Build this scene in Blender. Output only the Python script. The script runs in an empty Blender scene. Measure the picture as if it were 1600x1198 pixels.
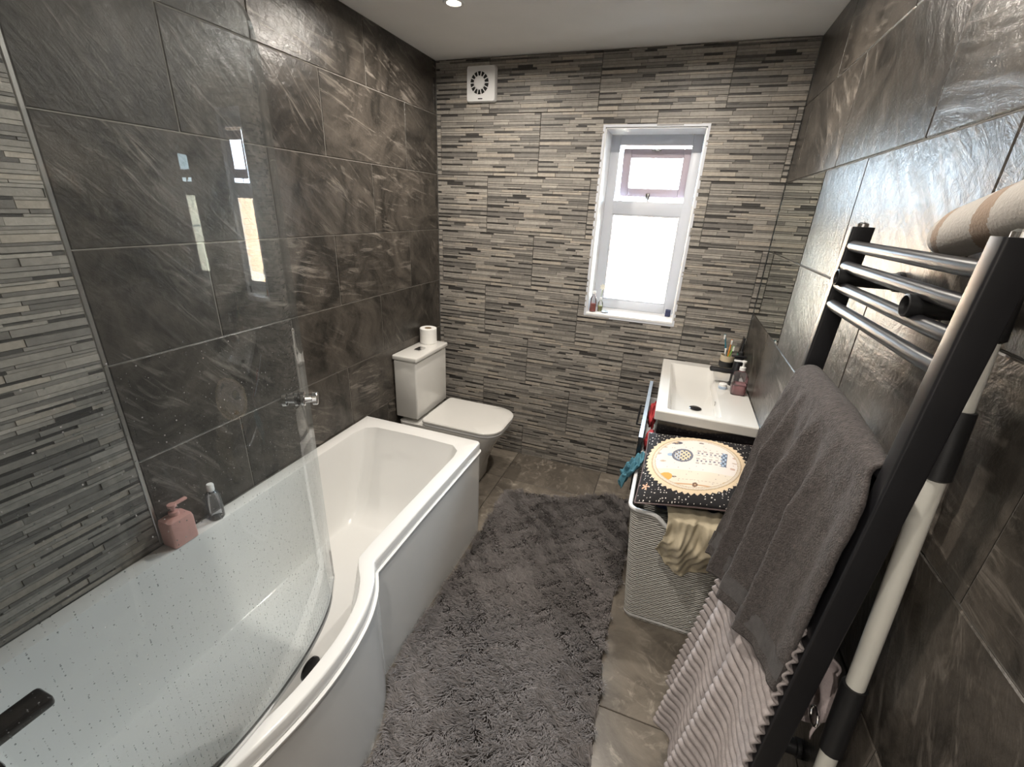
import bpy, bmesh, math, random
import numpy as np
from mathutils import Vector, Matrix

rnd = random.Random(7)
sc = bpy.context.scene
col = sc.collection

# ------------------------------------------------------------------ room measures (metres)
W, D, H = 1.897, 2.634, 2.40          # right wall x, window wall y, ceiling z
Y0 = -1.25                            # wall behind the photographer
PZ, PU = 0.3175, 0.614                # tile pitch
ROWS = [2.134 - PZ * k for k in range(0, 7)]   # horizontal joints

# ------------------------------------------------------------------ camera
cam_d = bpy.data.cameras.new('camera'); cam = bpy.data.objects.new('camera', cam_d); col.objects.link(cam)
cam_d.sensor_width = 36.0; cam_d.sensor_fit = 'HORIZONTAL'; cam_d.lens = 684.8 / 1600 * 36.0
cam_d.clip_start = 0.02
Rw = ((0.93744005, 0.16705907, -0.30544628), (0.34540752, -0.33645251, 0.87606698), (0.04358677, -0.92676371, -0.37310751))
m = Matrix(((Rw[0][0], -Rw[0][1], -Rw[0][2], 1.4648), (Rw[1][0], -Rw[1][1], -Rw[1][2], 0.0),
            (Rw[2][0], -Rw[2][1], -Rw[2][2], 1.6518), (0, 0, 0, 1)))
cam.matrix_world = m
sc.camera = cam

# ------------------------------------------------------------------ sky, sun, exposure
world = bpy.data.worlds.new('sky'); sc.world = world; world.use_nodes = True
wn = world.node_tree.nodes; wl = world.node_tree.links
bg = wn['Background']; bg.inputs['Color'].default_value = (0.70, 0.86, 1.0, 1); bg.inputs['Strength'].default_value = 24.0
sun_d = bpy.data.lights.new('sun', 'SUN'); sun_d.energy = 30.0; sun_d.angle = math.radians(1.0); sun_d.color = (1, .95, .86)
sun = bpy.data.objects.new('sun', sun_d); col.objects.link(sun)
sun.rotation_euler = (math.radians(52), 0, math.radians(-18))
por_d = bpy.data.lights.new('window_daylight', 'AREA'); por_d.shape = 'RECTANGLE'; por_d.size = .42; por_d.size_y = .92
por_d.cycles.is_portal = True
por = bpy.data.objects.new('window_daylight', por_d); col.objects.link(por)
por.location = (1.25, 2.80, 1.57); por.rotation_euler = (math.radians(-90), 0, 0)
sc.view_settings.view_transform = 'Standard'; sc.view_settings.look = 'None'
sc.view_settings.exposure = 0.95; sc.view_settings.gamma = 1.0; sc.view_settings.use_curve_mapping = False
sc.cycles.use_denoising = True
sc.cycles.max_bounces = 10; sc.cycles.diffuse_bounces = 5; sc.cycles.glossy_bounces = 5
sc.cycles.transparent_max_bounces = 24; sc.cycles.caustics_reflective = False; sc.cycles.caustics_refractive = False
sc.cycles.sample_clamp_indirect = 6.0
LAMP_WATTS = 8.0

# ------------------------------------------------------------------ materials
MATS = {}
def new_mat(name):
    mt = bpy.data.materials.new(name); mt.use_nodes = True
    MATS[name] = mt
    return mt, mt.node_tree.nodes, mt.node_tree.links, mt.node_tree.nodes['Principled BSDF']
def N(nodes, kind, **kw):
    n = nodes.new(kind)
    for k, v in kw.items():
        if k.startswith('i_'): n.inputs[k[2:].replace('_', ' ')].default_value = v
        else: setattr(n, k, v)
    return n
def plain(name, color, rough=.5, metal=0.0, noise=0.0, nscale=30, bump=0.0, bscale=200, **kw):
    mt, n, l, p = new_mat(name)
    p.inputs['Base Color'].default_value = (*color, 1); p.inputs['Roughness'].default_value = rough; p.inputs['Metallic'].default_value = metal
    for k, v in kw.items(): p.inputs[k].default_value = v
    if noise or bump:
        tc = N(n, 'ShaderNodeTexCoord')
    if noise:
        nz = N(n, 'ShaderNodeTexNoise', i_Scale=nscale, i_Detail=4.0); l.new(tc.outputs['Object'], nz.inputs['Vector'])
        r = N(n, 'ShaderNodeValToRGB'); l.new(nz.outputs['Fac'], r.inputs['Fac'])
        r.color_ramp.elements[0].position = .3; r.color_ramp.elements[1].position = .7
        r.color_ramp.elements[0].color = (*[c * (1 - noise) for c in color], 1); r.color_ramp.elements[1].color = (*[min(1, c * (1 + noise)) for c in color], 1)
        l.new(r.outputs['Color'], p.inputs['Base Color'])
    if bump:
        nb = N(n, 'ShaderNodeTexNoise', i_Scale=bscale, i_Detail=3.0); l.new(tc.outputs['Object'], nb.inputs['Vector'])
        b = N(n, 'ShaderNodeBump', i_Strength=bump, i_Distance=.004); l.new(nb.outputs['Fac'], b.inputs['Height']); l.new(b.outputs['Normal'], p.inputs['Normal'])
    return mt
def vcol(name, rough=.5, bump=0.0, bscale=200, speck=0.0, sscale=90, dist=.004, **kw):
    mt, n, l, p = new_mat(name)
    at = N(n, 'ShaderNodeAttribute', attribute_name='Col')
    p.inputs['Roughness'].default_value = rough
    for k, v in kw.items(): p.inputs[k].default_value = v
    tc = N(n, 'ShaderNodeTexCoord')
    src = at.outputs['Color']
    if speck:
        nz = N(n, 'ShaderNodeTexNoise', i_Scale=sscale, i_Detail=5.0, i_Roughness=.65); l.new(tc.outputs['Object'], nz.inputs['Vector'])
        mr = N(n, 'ShaderNodeMapRange'); mr.inputs['From Min'].default_value = .3; mr.inputs['From Max'].default_value = .7
        mr.inputs['To Min'].default_value = 1 - speck; mr.inputs['To Max'].default_value = 1 + speck
        l.new(nz.outputs['Fac'], mr.inputs['Value'])
        mx = N(n, 'ShaderNodeMix', data_type='RGBA', blend_type='MULTIPLY'); mx.inputs[0].default_value = 1
        l.new(src, mx.inputs[6]); l.new(mr.outputs['Result'], mx.inputs[7]); src = mx.outputs[2]
    l.new(src, p.inputs['Base Color'])
    if bump:
        nb = N(n, 'ShaderNodeTexNoise', i_Scale=bscale, i_Detail=3.0); l.new(tc.outputs['Object'], nb.inputs['Vector'])
        b = N(n, 'ShaderNodeBump', i_Strength=bump, i_Distance=dist); l.new(nb.outputs['Fac'], b.inputs['Height']); l.new(b.outputs['Normal'], p.inputs['Normal'])
    return mt

def slate(name, dark, light, vein, rough, bump, vein_w=.5):
    """stone-look porcelain: cloudy base, diagonal streaks, a few pale veins, different on every tile"""
    mt, n, l, p = new_mat(name)
    tc = N(n, 'ShaderNodeTexCoord'); oi = N(n, 'ShaderNodeObjectInfo')
    sca = N(n, 'ShaderNodeVectorMath', operation='SCALE'); cmb = N(n, 'ShaderNodeCombineXYZ')
    for i in range(3): l.new(oi.outputs['Random'], cmb.inputs[i])
    l.new(cmb.outputs[0], sca.inputs[0]); sca.inputs['Scale'].default_value = 37.0
    add = N(n, 'ShaderNodeVectorMath', operation='ADD'); l.new(tc.outputs['Object'], add.inputs[0]); l.new(sca.outputs[0], add.inputs[1])
    # streak direction differs per tile
    rot = N(n, 'ShaderNodeVectorRotate', rotation_type='AXIS_ANGLE'); rot.inputs['Axis'].default_value = (0, 1, 0)
    ang = N(n, 'ShaderNodeMapRange'); ang.inputs['To Min'].default_value = -1.1; ang.inputs['To Max'].default_value = .1
    l.new(oi.outputs['Random'], ang.inputs['Value']); l.new(ang.outputs[0], rot.inputs['Angle']); l.new(add.outputs[0], rot.inputs['Vector'])
    n1 = N(n, 'ShaderNodeTexNoise', i_Scale=4.2, i_Detail=9.0, i_Roughness=.68, i_Distortion=1.6); l.new(add.outputs[0], n1.inputs['Vector'])
    mp = N(n, 'ShaderNodeMapping'); mp.inputs['Scale'].default_value = (3.6, 9, 19); l.new(rot.outputs[0], mp.inputs['Vector'])
    n2 = N(n, 'ShaderNodeTexNoise', i_Scale=1.5, i_Detail=7.0, i_Roughness=.68, i_Distortion=1.1); l.new(mp.outputs[0], n2.inputs['Vector'])
    base = N(n, 'ShaderNodeValToRGB'); l.new(n1.outputs['Fac'], base.inputs['Fac'])
    base.color_ramp.elements[0].position = .38; base.color_ramp.elements[0].color = (*dark, 1)
    base.color_ramp.elements[1].position = .64; base.color_ramp.elements[1].color = (*light, 1)
    vr = N(n, 'ShaderNodeValToRGB'); l.new(n2.outputs['Fac'], vr.inputs['Fac'])
    vr.color_ramp.elements[0].position = .53; vr.color_ramp.elements[0].color = (0, 0, 0, 1)
    vr.color_ramp.elements[1].position = .74; vr.color_ramp.elements[1].color = (1, 1, 1, 1)
    # veins only in patches
    n3 = N(n, 'ShaderNodeTexNoise', i_Scale=2.4, i_Detail=2.0); l.new(rot.outputs[0], n3.inputs['Vector'])
    pr = N(n, 'ShaderNodeValToRGB'); l.new(n3.outputs['Fac'], pr.inputs['Fac'])
    pr.color_ramp.elements[0].position = .36; pr.color_ramp.elements[1].position = .60
    mul = N(n, 'ShaderNodeMath', operation='MULTIPLY'); l.new(vr.outputs['Color'], mul.inputs[0]); l.new(pr.outputs['Color'], mul.inputs[1])
    mul2 = N(n, 'ShaderNodeMath', operation='MULTIPLY'); l.new(mul.outputs[0], mul2.inputs[0]); mul2.inputs[1].default_value = vein_w
    mx = N(n, 'ShaderNodeMix', data_type='RGBA'); l.new(mul2.outputs[0], mx.inputs[0]); l.new(base.outputs['Color'], mx.inputs[6]); mx.inputs[7].default_value = (*vein, 1)
    hv = N(n, 'ShaderNodeHueSaturation'); l.new(mx.outputs[2], hv.inputs['Color'])
    vv = N(n, 'ShaderNodeMapRange'); vv.inputs['To Min'].default_value = .82; vv.inputs['To Max'].default_value = 1.2; l.new(oi.outputs['Random'], vv.inputs['Value']); l.new(vv.outputs[0], hv.inputs['Value'])
    l.new(hv.outputs['Color'], p.inputs['Base Color'])
    n4 = N(n, 'ShaderNodeTexNoise', i_Scale=34.0, i_Detail=5.0, i_Roughness=.6, i_Distortion=.6); l.new(rot.outputs[0], n4.inputs['Vector'])
    ad = N(n, 'ShaderNodeMath', operation='ADD'); l.new(n4.outputs['Fac'], ad.inputs[0]); l.new(n2.outputs['Fac'], ad.inputs[1])
    bp = N(n, 'ShaderNodeBump', i_Strength=bump, i_Distance=.006); l.new(ad.outputs[0], bp.inputs['Height']); l.new(bp.outputs['Normal'], p.inputs['Normal'])
    p.inputs['Roughness'].default_value = rough
    return mt
slate('slate_tile', (.022, .0195, .0165), (.082, .071, .060), (.36, .32, .28), .30, .30, .75)
slate('floor_tile', (.105, .090, .074), (.19, .165, .135), (.50, .45, .38), .3, .08, .8)
vcol('mosaic_tile', .52, bump=.25, bscale=160, speck=.16, sscale=70)
plain('grout', (.16, .152, .14), .85, noise=.12)
plain('light_grout', (.24, .225, .20), .85, noise=.1)
plain('ceiling_paint', (.84, .83, .815), .8, noise=.03, nscale=3, bump=.03)
plain('wall_paint', (.68, .66, .62), .8, bump=.03)
plain('acrylic_white', (.79, .79, .775), .12, noise=.01, nscale=4, **{'Coat Weight': .4, 'Coat Roughness': .05})
plain('ceramic_white', (.70, .69, .66), .10, noise=.01, nscale=4, **{'Coat Weight': .5, 'Coat Roughness': .04})
plain('plastic_white', (.80, .80, .80), .35, noise=.01, nscale=6)
plain('frame_white', (.58, .60, .65), .35, noise=.015, nscale=6)
plain('sash_white', (.50, .43, .48), .35, noise=.015, nscale=6)
plain('reveal_white', (.80, .80, .80), .45, noise=.06, nscale=9, bump=.1, bscale=60)
plain('chrome', (.82, .82, .83), .08, 1.0, noise=.02)
plain('silver_trim', (.55, .54, .52), .3, 1.0, noise=.05)
plain('black_metal', (.012, .012, .014), .34, 0.0, noise=.1, nscale=15)
plain('black_plastic', (.014, .014, .015), .4, noise=.1)
plain('black_gloss', (.012, .011, .012), .16, noise=.1)
plain('dark_hole', (.006, .006, .006), .7, noise=.1)
plain('rubber_grey', (.14, .10, .10), .4, noise=.05)
plain('mirror_glass', (.70, .74, .70), .015, 1.0, noise=.01, nscale=2)
plain('paper_white', (.84, .83, .80), .9, bump=.2, bscale=300, noise=.02)
plain('card_brown', (.33, .24, .15), .9, noise=.1)
plain('pink_plastic', (.66, .36, .32), .4, noise=.06, nscale=20)
plain('towel_grey', (.062, .053, .051), .95, noise=.35, nscale=120, bump=1.0, bscale=300, **{'Sheen Weight': .06, 'Sheen Roughness': .4})
plain('towel_band', (.088, .083, .083), .9, noise=.15, nscale=80, bump=.5, bscale=700)
plain('ribbed_towel', (.33, .295, .29), .95, noise=.12, nscale=60, bump=.5, bscale=500)
plain('beige_cloth', (.40, .345, .245), .85, noise=.1, nscale=25, bump=.25, bscale=300, **{'Sheen Weight': .15})
plain('teal_cloth', (.075, .22, .29), .9, noise=.18, nscale=30, bump=.4, bscale=300)
plain('red_cloth', (.42, .035, .04), .8, noise=.2, nscale=30, bump=.3)
plain('navy_cloth', (.03, .035, .08), .9, noise=.2, nscale=30, bump=.3)
plain('mauve_cloth', (.40, .34, .34), .9, noise=.15, nscale=30, bump=.3)
plain('pole_white', (.62, .61, .56), .4, noise=.04, nscale=12)
plain('lid_white', (.78, .78, .77), .3, noise=.02)
plain('tooth_orange', (.75, .30, .05), .4, noise=.05)
plain('tooth_green', (.22, .42, .10), .4, noise=.05)
plain('tooth_blue', (.04, .18, .24), .4, noise=.05)
plain('tube_green', (.10, .30, .24), .4, noise=.1)
plain('pale_blue', (.45, .55, .68), .4, noise=.05)
plain('cup_beige', (.50, .42, .30), .5, noise=.2, nscale=30)
plain('petal_cream', (.80, .76, .66), .7, noise=.06)
plain('stem_green', (.22, .32, .12), .7, noise=.1)
plain('red_liquid', (.75, .09, .05), .25, noise=.1)
plain('yellow_liquid', (.62, .62, .22), .25, noise=.1)
plain('garden_brick', (.80, .52, .34), .9, noise=.25, nscale=9, bump=.3, bscale=20)
plain('garden_mortar', (.72, .62, .50), .95, noise=.1)
plain('garden_ground', (.42, .40, .34), .95, noise=.3, nscale=2)
plain('leaf_green', (.20, .42, .06), .6, noise=.2)
plain('leaf_orange', (.60, .30, .10), .6, noise=.25)
vcol('rolled_towel', .9, bump=.3, bscale=260, speck=.05, **{'Sheen Weight': .2})
vcol('cushion_print', .85, bump=.15, bscale=350)
vcol('rug_pile', .9)
plain('rug_back', (.06, .052, .05), .95, noise=.2)
# woven plastic of the laundry basket
mt, n, l, p = new_mat('basket_weave')
p.inputs['Base Color'].default_value = (.56, .545, .51, 1); p.inputs['Roughness'].default_value = .45
tc = N(n, 'ShaderNodeTexCoord'); mp = N(n, 'ShaderNodeMapping'); mp.inputs['Scale'].default_value = (1, 1, 1); l.new(tc.outputs['Object'], mp.inputs['Vector'])
ws = []
sep = N(n, 'ShaderNodeSeparateXYZ'); l.new(mp.outputs[0], sep.inputs[0])
sxy = N(n, 'ShaderNodeMath', operation='ADD'); l.new(sep.outputs[0], sxy.inputs[0]); l.new(sep.outputs[1], sxy.inputs[1])
def sine(src, freq, ph=None):
    a = N(n, 'ShaderNodeMath', operation='MULTIPLY'); l.new(src, a.inputs[0]); a.inputs[1].default_value = freq
    b = N(n, 'ShaderNodeMath', operation='SINE'); l.new(a.outputs[0], b.inputs[0]); return b.outputs[0]
s1 = sine(sxy.outputs[0], 200); s2 = sine(sep.outputs[2], 300)
mu = N(n, 'ShaderNodeMath', operation='MULTIPLY'); l.new(s1, mu.inputs[0]); l.new(s2, mu.inputs[1])
s3 = sine(sep.outputs[2], 600)
ad = N(n, 'ShaderNodeMath', operation='ADD'); l.new(mu.outputs[0], ad.inputs[0]); l.new(s3, ad.inputs[1])
bp = N(n, 'ShaderNodeBump', i_Strength=.8, i_Distance=.004); l.new(ad.outputs[0], bp.inputs['Height']); l.new(bp.outputs['Normal'], p.inputs['Normal'])
# clear glass: see-through with a mirror share that grows at grazing angles
def glass(name, tint, haze=0.0, hazecol=(.8, .82, .82), ior=1.5):
    mt, n, l, p = new_mat(name); n.remove(p); out = n['Material Output']
    tr = N(n, 'ShaderNodeBsdfTransparent'); tr.inputs['Color'].default_value = (*tint, 1)
    gl = N(n, 'ShaderNodeBsdfGlossy'); gl.inputs['Roughness'].default_value = .0
    fr = N(n, 'ShaderNodeFresnel'); fr.inputs['IOR'].default_value = ior
    mx = N(n, 'ShaderNodeMixShader'); l.new(fr.outputs[0], mx.inputs[0]); l.new(tr.outputs[0], mx.inputs[1]); l.new(gl.outputs[0], mx.inputs[2])
    last = mx
    if haze:
        df = N(n, 'ShaderNodeBsdfDiffuse'); df.inputs['Color'].default_value = (*hazecol, 1)
        tc = N(n, 'ShaderNodeTexCoord'); nz = N(n, 'ShaderNodeTexNoise', i_Scale=9.0, i_Detail=6.0); l.new(tc.outputs['Object'], nz.inputs['Vector'])
        mr = N(n, 'ShaderNodeMapRange'); mr.inputs['To Min'].default_value = haze * .4; mr.inputs['To Max'].default_value = haze * 1.6; l.new(nz.outputs['Fac'], mr.inputs['Value'])
        m2 = N(n, 'ShaderNodeMixShader'); l.new(mr.outputs[0], m2.inputs[0]); l.new(mx.outputs[0], m2.inputs[1]); l.new(df.outputs[0], m2.inputs[2]); last = m2
    l.new(last.outputs[0], out.inputs['Surface']); return mt
glass('screen_glass', (.91, .94, .95), .018)
glass('pane_glass', (.97, .98, .98))
glass('droplet_glass', (.62, .65, .66), .30, (.9, .9, .9), 1.33)
glass('clear_plastic', (.93, .93, .95), .05)
glass('pink_soap', (.93, .52, .55), .35, (.85, .42, .45))
mt, n, l, p = new_mat('lamp_lens'); p.inputs['Emission Color'].default_value = (1, .86, .66, 1); p.inputs['Emission Strength'].default_value = 9.0

# ------------------------------------------------------------------ mesh helpers
class MB:
    def __init__(s): s.v = []; s.f = []; s.c = []; s.has = False
    def add(s, vs, fs, c=None):
        o = len(s.v); s.v += [tuple(map(float, q)) for q in vs]; s.f += [tuple(i + o for i in f) for f in fs]
        s.c += [c] * len(fs); s.has = s.has or c is not None
        return s
    def box(s, lo, hi, c=None):
        x0, y0, z0 = lo; x1, y1, z1 = hi
        return s.add([(x0, y0, z0), (x1, y0, z0), (x1, y1, z0), (x0, y1, z0), (x0, y0, z1), (x1, y0, z1), (x1, y1, z1), (x0, y1, z1)],
                     [(0, 3, 2, 1), (4, 5, 6, 7), (0, 1, 5, 4), (1, 2, 6, 5), (2, 3, 7, 6), (3, 0, 4, 7)], c)
    def rbox(s, lo, hi, r=.005, seg=2, c=None):
        bm = bmesh.new(); bmesh.ops.create_cube(bm, size=1.0)
        for q in bm.verts: q.co = [lo[i] + (q.co[i] + .5) * (hi[i] - lo[i]) for i in range(3)]
        bmesh.ops.bevel(bm, geom=list(bm.edges), offset=r, segments=seg, profile=.5, affect='EDGES')
        bm.verts.index_update()
        s.add([q.co[:] for q in bm.verts], [[q.index for q in f.verts] for f in bm.faces], c); bm.free(); return s
    def loft(s, loops, closed=True, cap0=False, cap1=False, c=None, flip=False):
        n = len(loops[0]); vs = [q for lp in loops for q in lp]; fs = []
        for i in range(len(loops) - 1):
            for j in range(n if closed else n - 1):
                a, b = i * n + j, i * n + (j + 1) % n
                fs.append((a, b, b + n, a + n) if not flip else (a, a + n, b + n, b))
        if cap0: fs.append(tuple(range(n))[::-1] if not flip else tuple(range(n)))
        if cap1:
            t = tuple((len(loops) - 1) * n + j for j in range(n)); fs.append(t if not flip else t[::-1])
        return s.add(vs, fs, c)
    def tube(s, pts, r, seg=12, caps=True, c=None):
        pts = [Vector(q) for q in pts]; rs = r if isinstance(r, (list, tuple)) else [r] * len(pts)
        loops = []; up = None
        for i, q in enumerate(pts):
            d = (pts[min(i + 1, len(pts) - 1)] - pts[max(i - 1, 0)]).normalized()
            if up is None: up = Vector((0, 0, 1)) if abs(d.z) < .9 else Vector((1, 0, 0))
            a = d.cross(up).normalized(); b = a.cross(d).normalized(); up = b
            loops.append([q + a * math.cos(t) * rs[i] + b * math.sin(t) * rs[i] for t in [2 * math.pi * k / seg for k in range(seg)]])
        return s.loft(loops, True, caps, caps, c)
    def lathe(s, prof, ctr, seg=24, c=None, axis='z'):
        loops = []
        for r, h in prof:
            lp = []
            for k in range(seg):
                t = 2 * math.pi * k / seg; a, b = r * math.cos(t), r * math.sin(t)
                lp.append((ctr[0] + a, ctr[1] + b, ctr[2] + h) if axis == 'z' else ((ctr[0] + h, ctr[1] + a, ctr[2] + b) if axis == 'x' else (ctr[0] + b, ctr[1] + h, ctr[2] + a)))
            loops.append(lp)
        return s.loft(loops, True, True, True, c)
    def grid(s, fn, nu, nv, c=None, wrapu=False):
        vs = [fn(i / (nu if wrapu else nu - 1), j / (nv - 1)) for j in range(nv) for i in range(nu)]
        fs = []
        for j in range(nv - 1):
            for i in range(nu if wrapu else nu - 1):
                a = j * nu + i; b = j * nu + (i + 1) % nu
                fs.append((a, b, b + nu, a + nu))
        return s.add(vs, fs, c)
    def mesh(s, name, mat, off=(0, 0, 0), smooth=False):
        me = bpy.data.meshes.new(name)
        me.from_pydata([(q[0] - off[0], q[1] - off[1], q[2] - off[2]) for q in s.v], [], s.f)
        if s.has:
            at = me.color_attributes.new('Col', 'FLOAT_COLOR', 'CORNER')
            buf = np.ones((len(me.loops), 4), np.float32); k = 0
            for f, c in zip(s.f, s.c):
                buf[k:k + len(f), :3] = c; k += len(f)
            at.data.foreach_set('color', buf.ravel())
        me.materials.append(MATS[mat])
        if smooth: me.polygons.foreach_set('use_smooth', [True] * len(me.polygons))
        me.update(); return me
    def build(s, name, mat, parent=None, smooth=False, normals=True, angle=None):
        if parent is not None:
            off = tuple(parent.matrix_basis.translation) if parent.parent is None else tuple(parent.parent.matrix_basis.translation)
            me = s.mesh(name, mat, off, smooth); o = bpy.data.objects.new(name, me); o.parent = parent
        else:
            a = np.array(s.v); off = ((a[:, 0].min() + a[:, 0].max()) / 2, (a[:, 1].min() + a[:, 1].max()) / 2, a[:, 2].min())
            me = s.mesh(name, mat, off, smooth); o = bpy.data.objects.new(name, me); o.location = off
        if normals:
            bm = bmesh.new(); bm.from_mesh(me); bmesh.ops.recalc_face_normals(bm, faces=bm.faces[:]); bm.to_mesh(me); bm.free()
        if smooth: sharp(me, angle or 35)
        col.objects.link(o); return o
def sharp(me, deg):
    bm = bmesh.new(); bm.from_mesh(me); lim = math.radians(deg)
    for e in bm.edges:
        if len(e.link_faces) == 2 and e.calc_face_angle(0) > lim: e.smooth = False
    bm.to_mesh(me); bm.free()
def tag(o, label, cat, group=None):
    o['label'] = label; o['category'] = cat
    if group: o['group'] = group
    return o
def thing(name, loc, label, cat, group=None):
    o = bpy.data.objects.new(name, None); o.location = loc; o.empty_display_size = .05; col.objects.link(o)
    return tag(o, label, cat, group)
def struct(o): o['kind'] = 'structure'; return o
def stuff(o): o['kind'] = 'stuff'; return o
def catmull(pts, n, closed=False):
    P = [np.array(q, float) for q in pts]; out = []; m_ = len(P)
    segs = m_ if closed else m_ - 1
    for i in range(segs):
        g = (lambda k: P[k % m_]) if closed else (lambda k: P[max(0, min(m_ - 1, k))])
        p0, p1, p2, p3 = g(i - 1), g(i), g(i + 1), g(i + 2)
        for k in range(n):
            t = k / n
            out.append(.5 * ((2 * p1) + (-p0 + p2) * t + (2 * p0 - 5 * p1 + 4 * p2 - p3) * t * t + (-p0 + 3 * p1 - 3 * p2 + p3) * t ** 3))
    if not closed: out.append(P[-1])
    return out
def resample(pts, n, closed=False):
    P = np.array(pts, float)
    if closed: P = np.vstack([P, P[:1]])
    d = np.r_[0, np.cumsum(np.linalg.norm(np.diff(P, axis=0), axis=1))]
    t = np.linspace(0, d[-1], n + (1 if closed else 0))
    R_ = np.stack([np.interp(t, d, P[:, k]) for k in range(P.shape[1])], 1)
    return R_[:-1] if closed else R_
def rrect(x0, x1, y0, y1, r, seg=6):
    rr = r if isinstance(r, (list, tuple)) else [r] * 4   # corners: (x1,y0),(x1,y1),(x0,y1),(x0,y0)
    out = []
    for (cx, cy, a0, q) in ((x1, y0, -90, 0), (x1, y1, 0, 1), (x0, y1, 90, 2), (x0, y0, 180, 3)):
        R0 = rr[q]; sx = -1 if cx == x1 else 1; sy = -1 if cy == y1 else 1
        for k in range(seg + 1):
            a = math.radians(a0 + 90 * k / seg); out.append((cx + sx * R0 + R0 * math.cos(a), cy + sy * R0 + R0 * math.sin(a)))
    return out
def wob(x, y, s=0.0):
    return (math.sin(x * 1.0 + s) * math.cos(y * 1.3 - s * 1.7) + .5 * math.sin(2.3 * x - 1.1 * y + s * 2.1) + .3 * math.cos(3.7 * y + 1.9 * x + s)) / 1.8

# ------------------------------------------------------------------ tiles
TT = .008   # tile thickness
def slab_mesh(name, w, h, mat):
    """tile in local coords: X along the wall, Z up, front face towards -Y, back at y=0"""
    b = .0022; mbx = MB()
    lo = [(-w / 2, 0, -h / 2), (w / 2, 0, -h / 2), (w / 2, 0, h / 2), (-w / 2, 0, h / 2)]
    l2 = [(x, -TT + b, z) for x, _, z in lo]
    l3 = [(x - b * np.sign(x), -TT, z - b * np.sign(z)) for x, _, z in lo]
    mbx.loft([lo, l2, l3], True, True, True)
    me = mbx.mesh(name, mat)
    bm = bmesh.new(); bm.from_mesh(me); bmesh.ops.recalc_face_normals(bm, faces=bm.faces[:]); bm.to_mesh(me); bm.free()
    return me
PAL = [((.32, .296, .263), 5), ((.27, .25, .222), 6), ((.215, .20, .18), 4), ((.15, .14, .127), 2), ((.042, .039, .036), 5), ((.08, .075, .069), 2), ((.35, .312, .265), 2)]
def mosaic_rows(seed):
    """the printed relief of one wall tile: rows of thin strips"""
    r = random.Random(seed); rows = []; z = -PZ / 2 + .0015; top = PZ / 2 - .0015
    lights = [c for c, k in PAL[:4] + PAL[6:] for _ in range(k)]; darks = [PAL[4][0]] * 3 + [PAL[5][0]] * 2 + [PAL[3][0]]
    thin = True
    while z < top - .003:
        thin = not thin if r.random() < .8 else thin
        h = r.choice([.0075, .009, .0105]) if thin else r.choice([.0125, .0145, .017, .0195]); h = min(h, top - z)
        if top - (z + h) < .006: h = top - z
        x = -PU / 2 + .001; end = PU / 2 - .001; st = []; last = None
        while x < end - .002:
            dk = r.random() < (.60 if thin else .02)
            c = r.choice(darks if dk else lights)
            while c == last: c = r.choice(darks if thin and r.random() < .3 else lights)
            w = r.uniform(.05, .15) if c[0] < .1 else r.uniform(.07, .24)
            if end - (x + w) < .03: w = end - x
            f = r.uniform(.88, 1.12)
            st.append((x, x + w, tuple(q * f for q in c), r.choice([.001, .002, .003, .0042]) if c[0] > .1 else r.choice([0, .0008, .0015]))); x += w; last = c
        rows.append((z, z + h, st)); z += h
    return rows
MOS = [mosaic_rows(s) for s in (3, 11)]
def mosaic_mesh(name, var, x0, x1, z0, z1, hole=None):
    """strips of the tile clipped to the local rectangle and around a hole"""
    mbx = MB(); th = .006
    def put(a, b, q0, q1, c, d):
        if b - a < .002 or q1 - q0 < .0015: return
        e = .0007; y = -th - d
        v = [(a, -.001, q0), (b, -.001, q0), (b, -.001, q1), (a, -.001, q1), (a + e, y, q0 + e), (b - e, y, q0 + e), (b - e, y, q1 - e), (a + e, y, q1 - e)]
        mbx.add(v, [(4, 5, 6, 7), (0, 1, 5, 4), (1, 2, 6, 5), (2, 3, 7, 6), (3, 0, 4, 7)], c)
    for q0, q1, st in MOS[var]:
        q0, q1 = max(q0, z0), min(q1, z1)
        if q1 <= q0: continue
        for a, b, c, d in st:
            a, b = max(a, x0), min(b, x1)
            if b <= a: continue
            if hole and not (b <= hole[0] or a >= hole[1] or q1 <= hole[2] or q0 >= hole[3]):
                put(a, min(b, hole[0]), q0, q1, c, d); put(max(a, hole[1]), b, q0, q1, c, d)
                put(max(a, hole[0]), min(b, hole[1]), q0, min(q1, hole[2]), c, d); put(max(a, hole[0]), min(b, hole[1]), max(q0, hole[3]), q1, c, d)
            else: put(a, b, q0, q1, c, d)
    mbx.add([(x0, 0, z0), (x1, 0, z0), (x1, 0, z1), (x0, 0, z1)], [(0, 3, 2, 1)], (.1, .1, .1)) if not hole else None
    return mbx.mesh(name, 'mosaic_tile') if mbx.v else None
CACHE = {}
def place_tile(parent, me, center, rotz, name='tile'):
    o = bpy.data.objects.new(name, me); o.parent = parent
    pl = parent.location
    o.location = (center[0] - pl[0], center[1] - pl[1], center[2] - pl[2]); o.rotation_euler = (0, 0, rotz); col.objects.link(o); return o
def row_bounds():
    zs = [H] + ROWS + [0.0]
    return [(zs[k + 1], zs[k]) for k in range(len(zs) - 1)]
G = .0016
def slab(w, h, mat):
    k = (round(w, 4), round(h, 4), mat)
    if k not in CACHE: CACHE[k] = slab_mesh('tile', w - 2 * G, h - 2 * G, mat)
    return CACHE[k]
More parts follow.
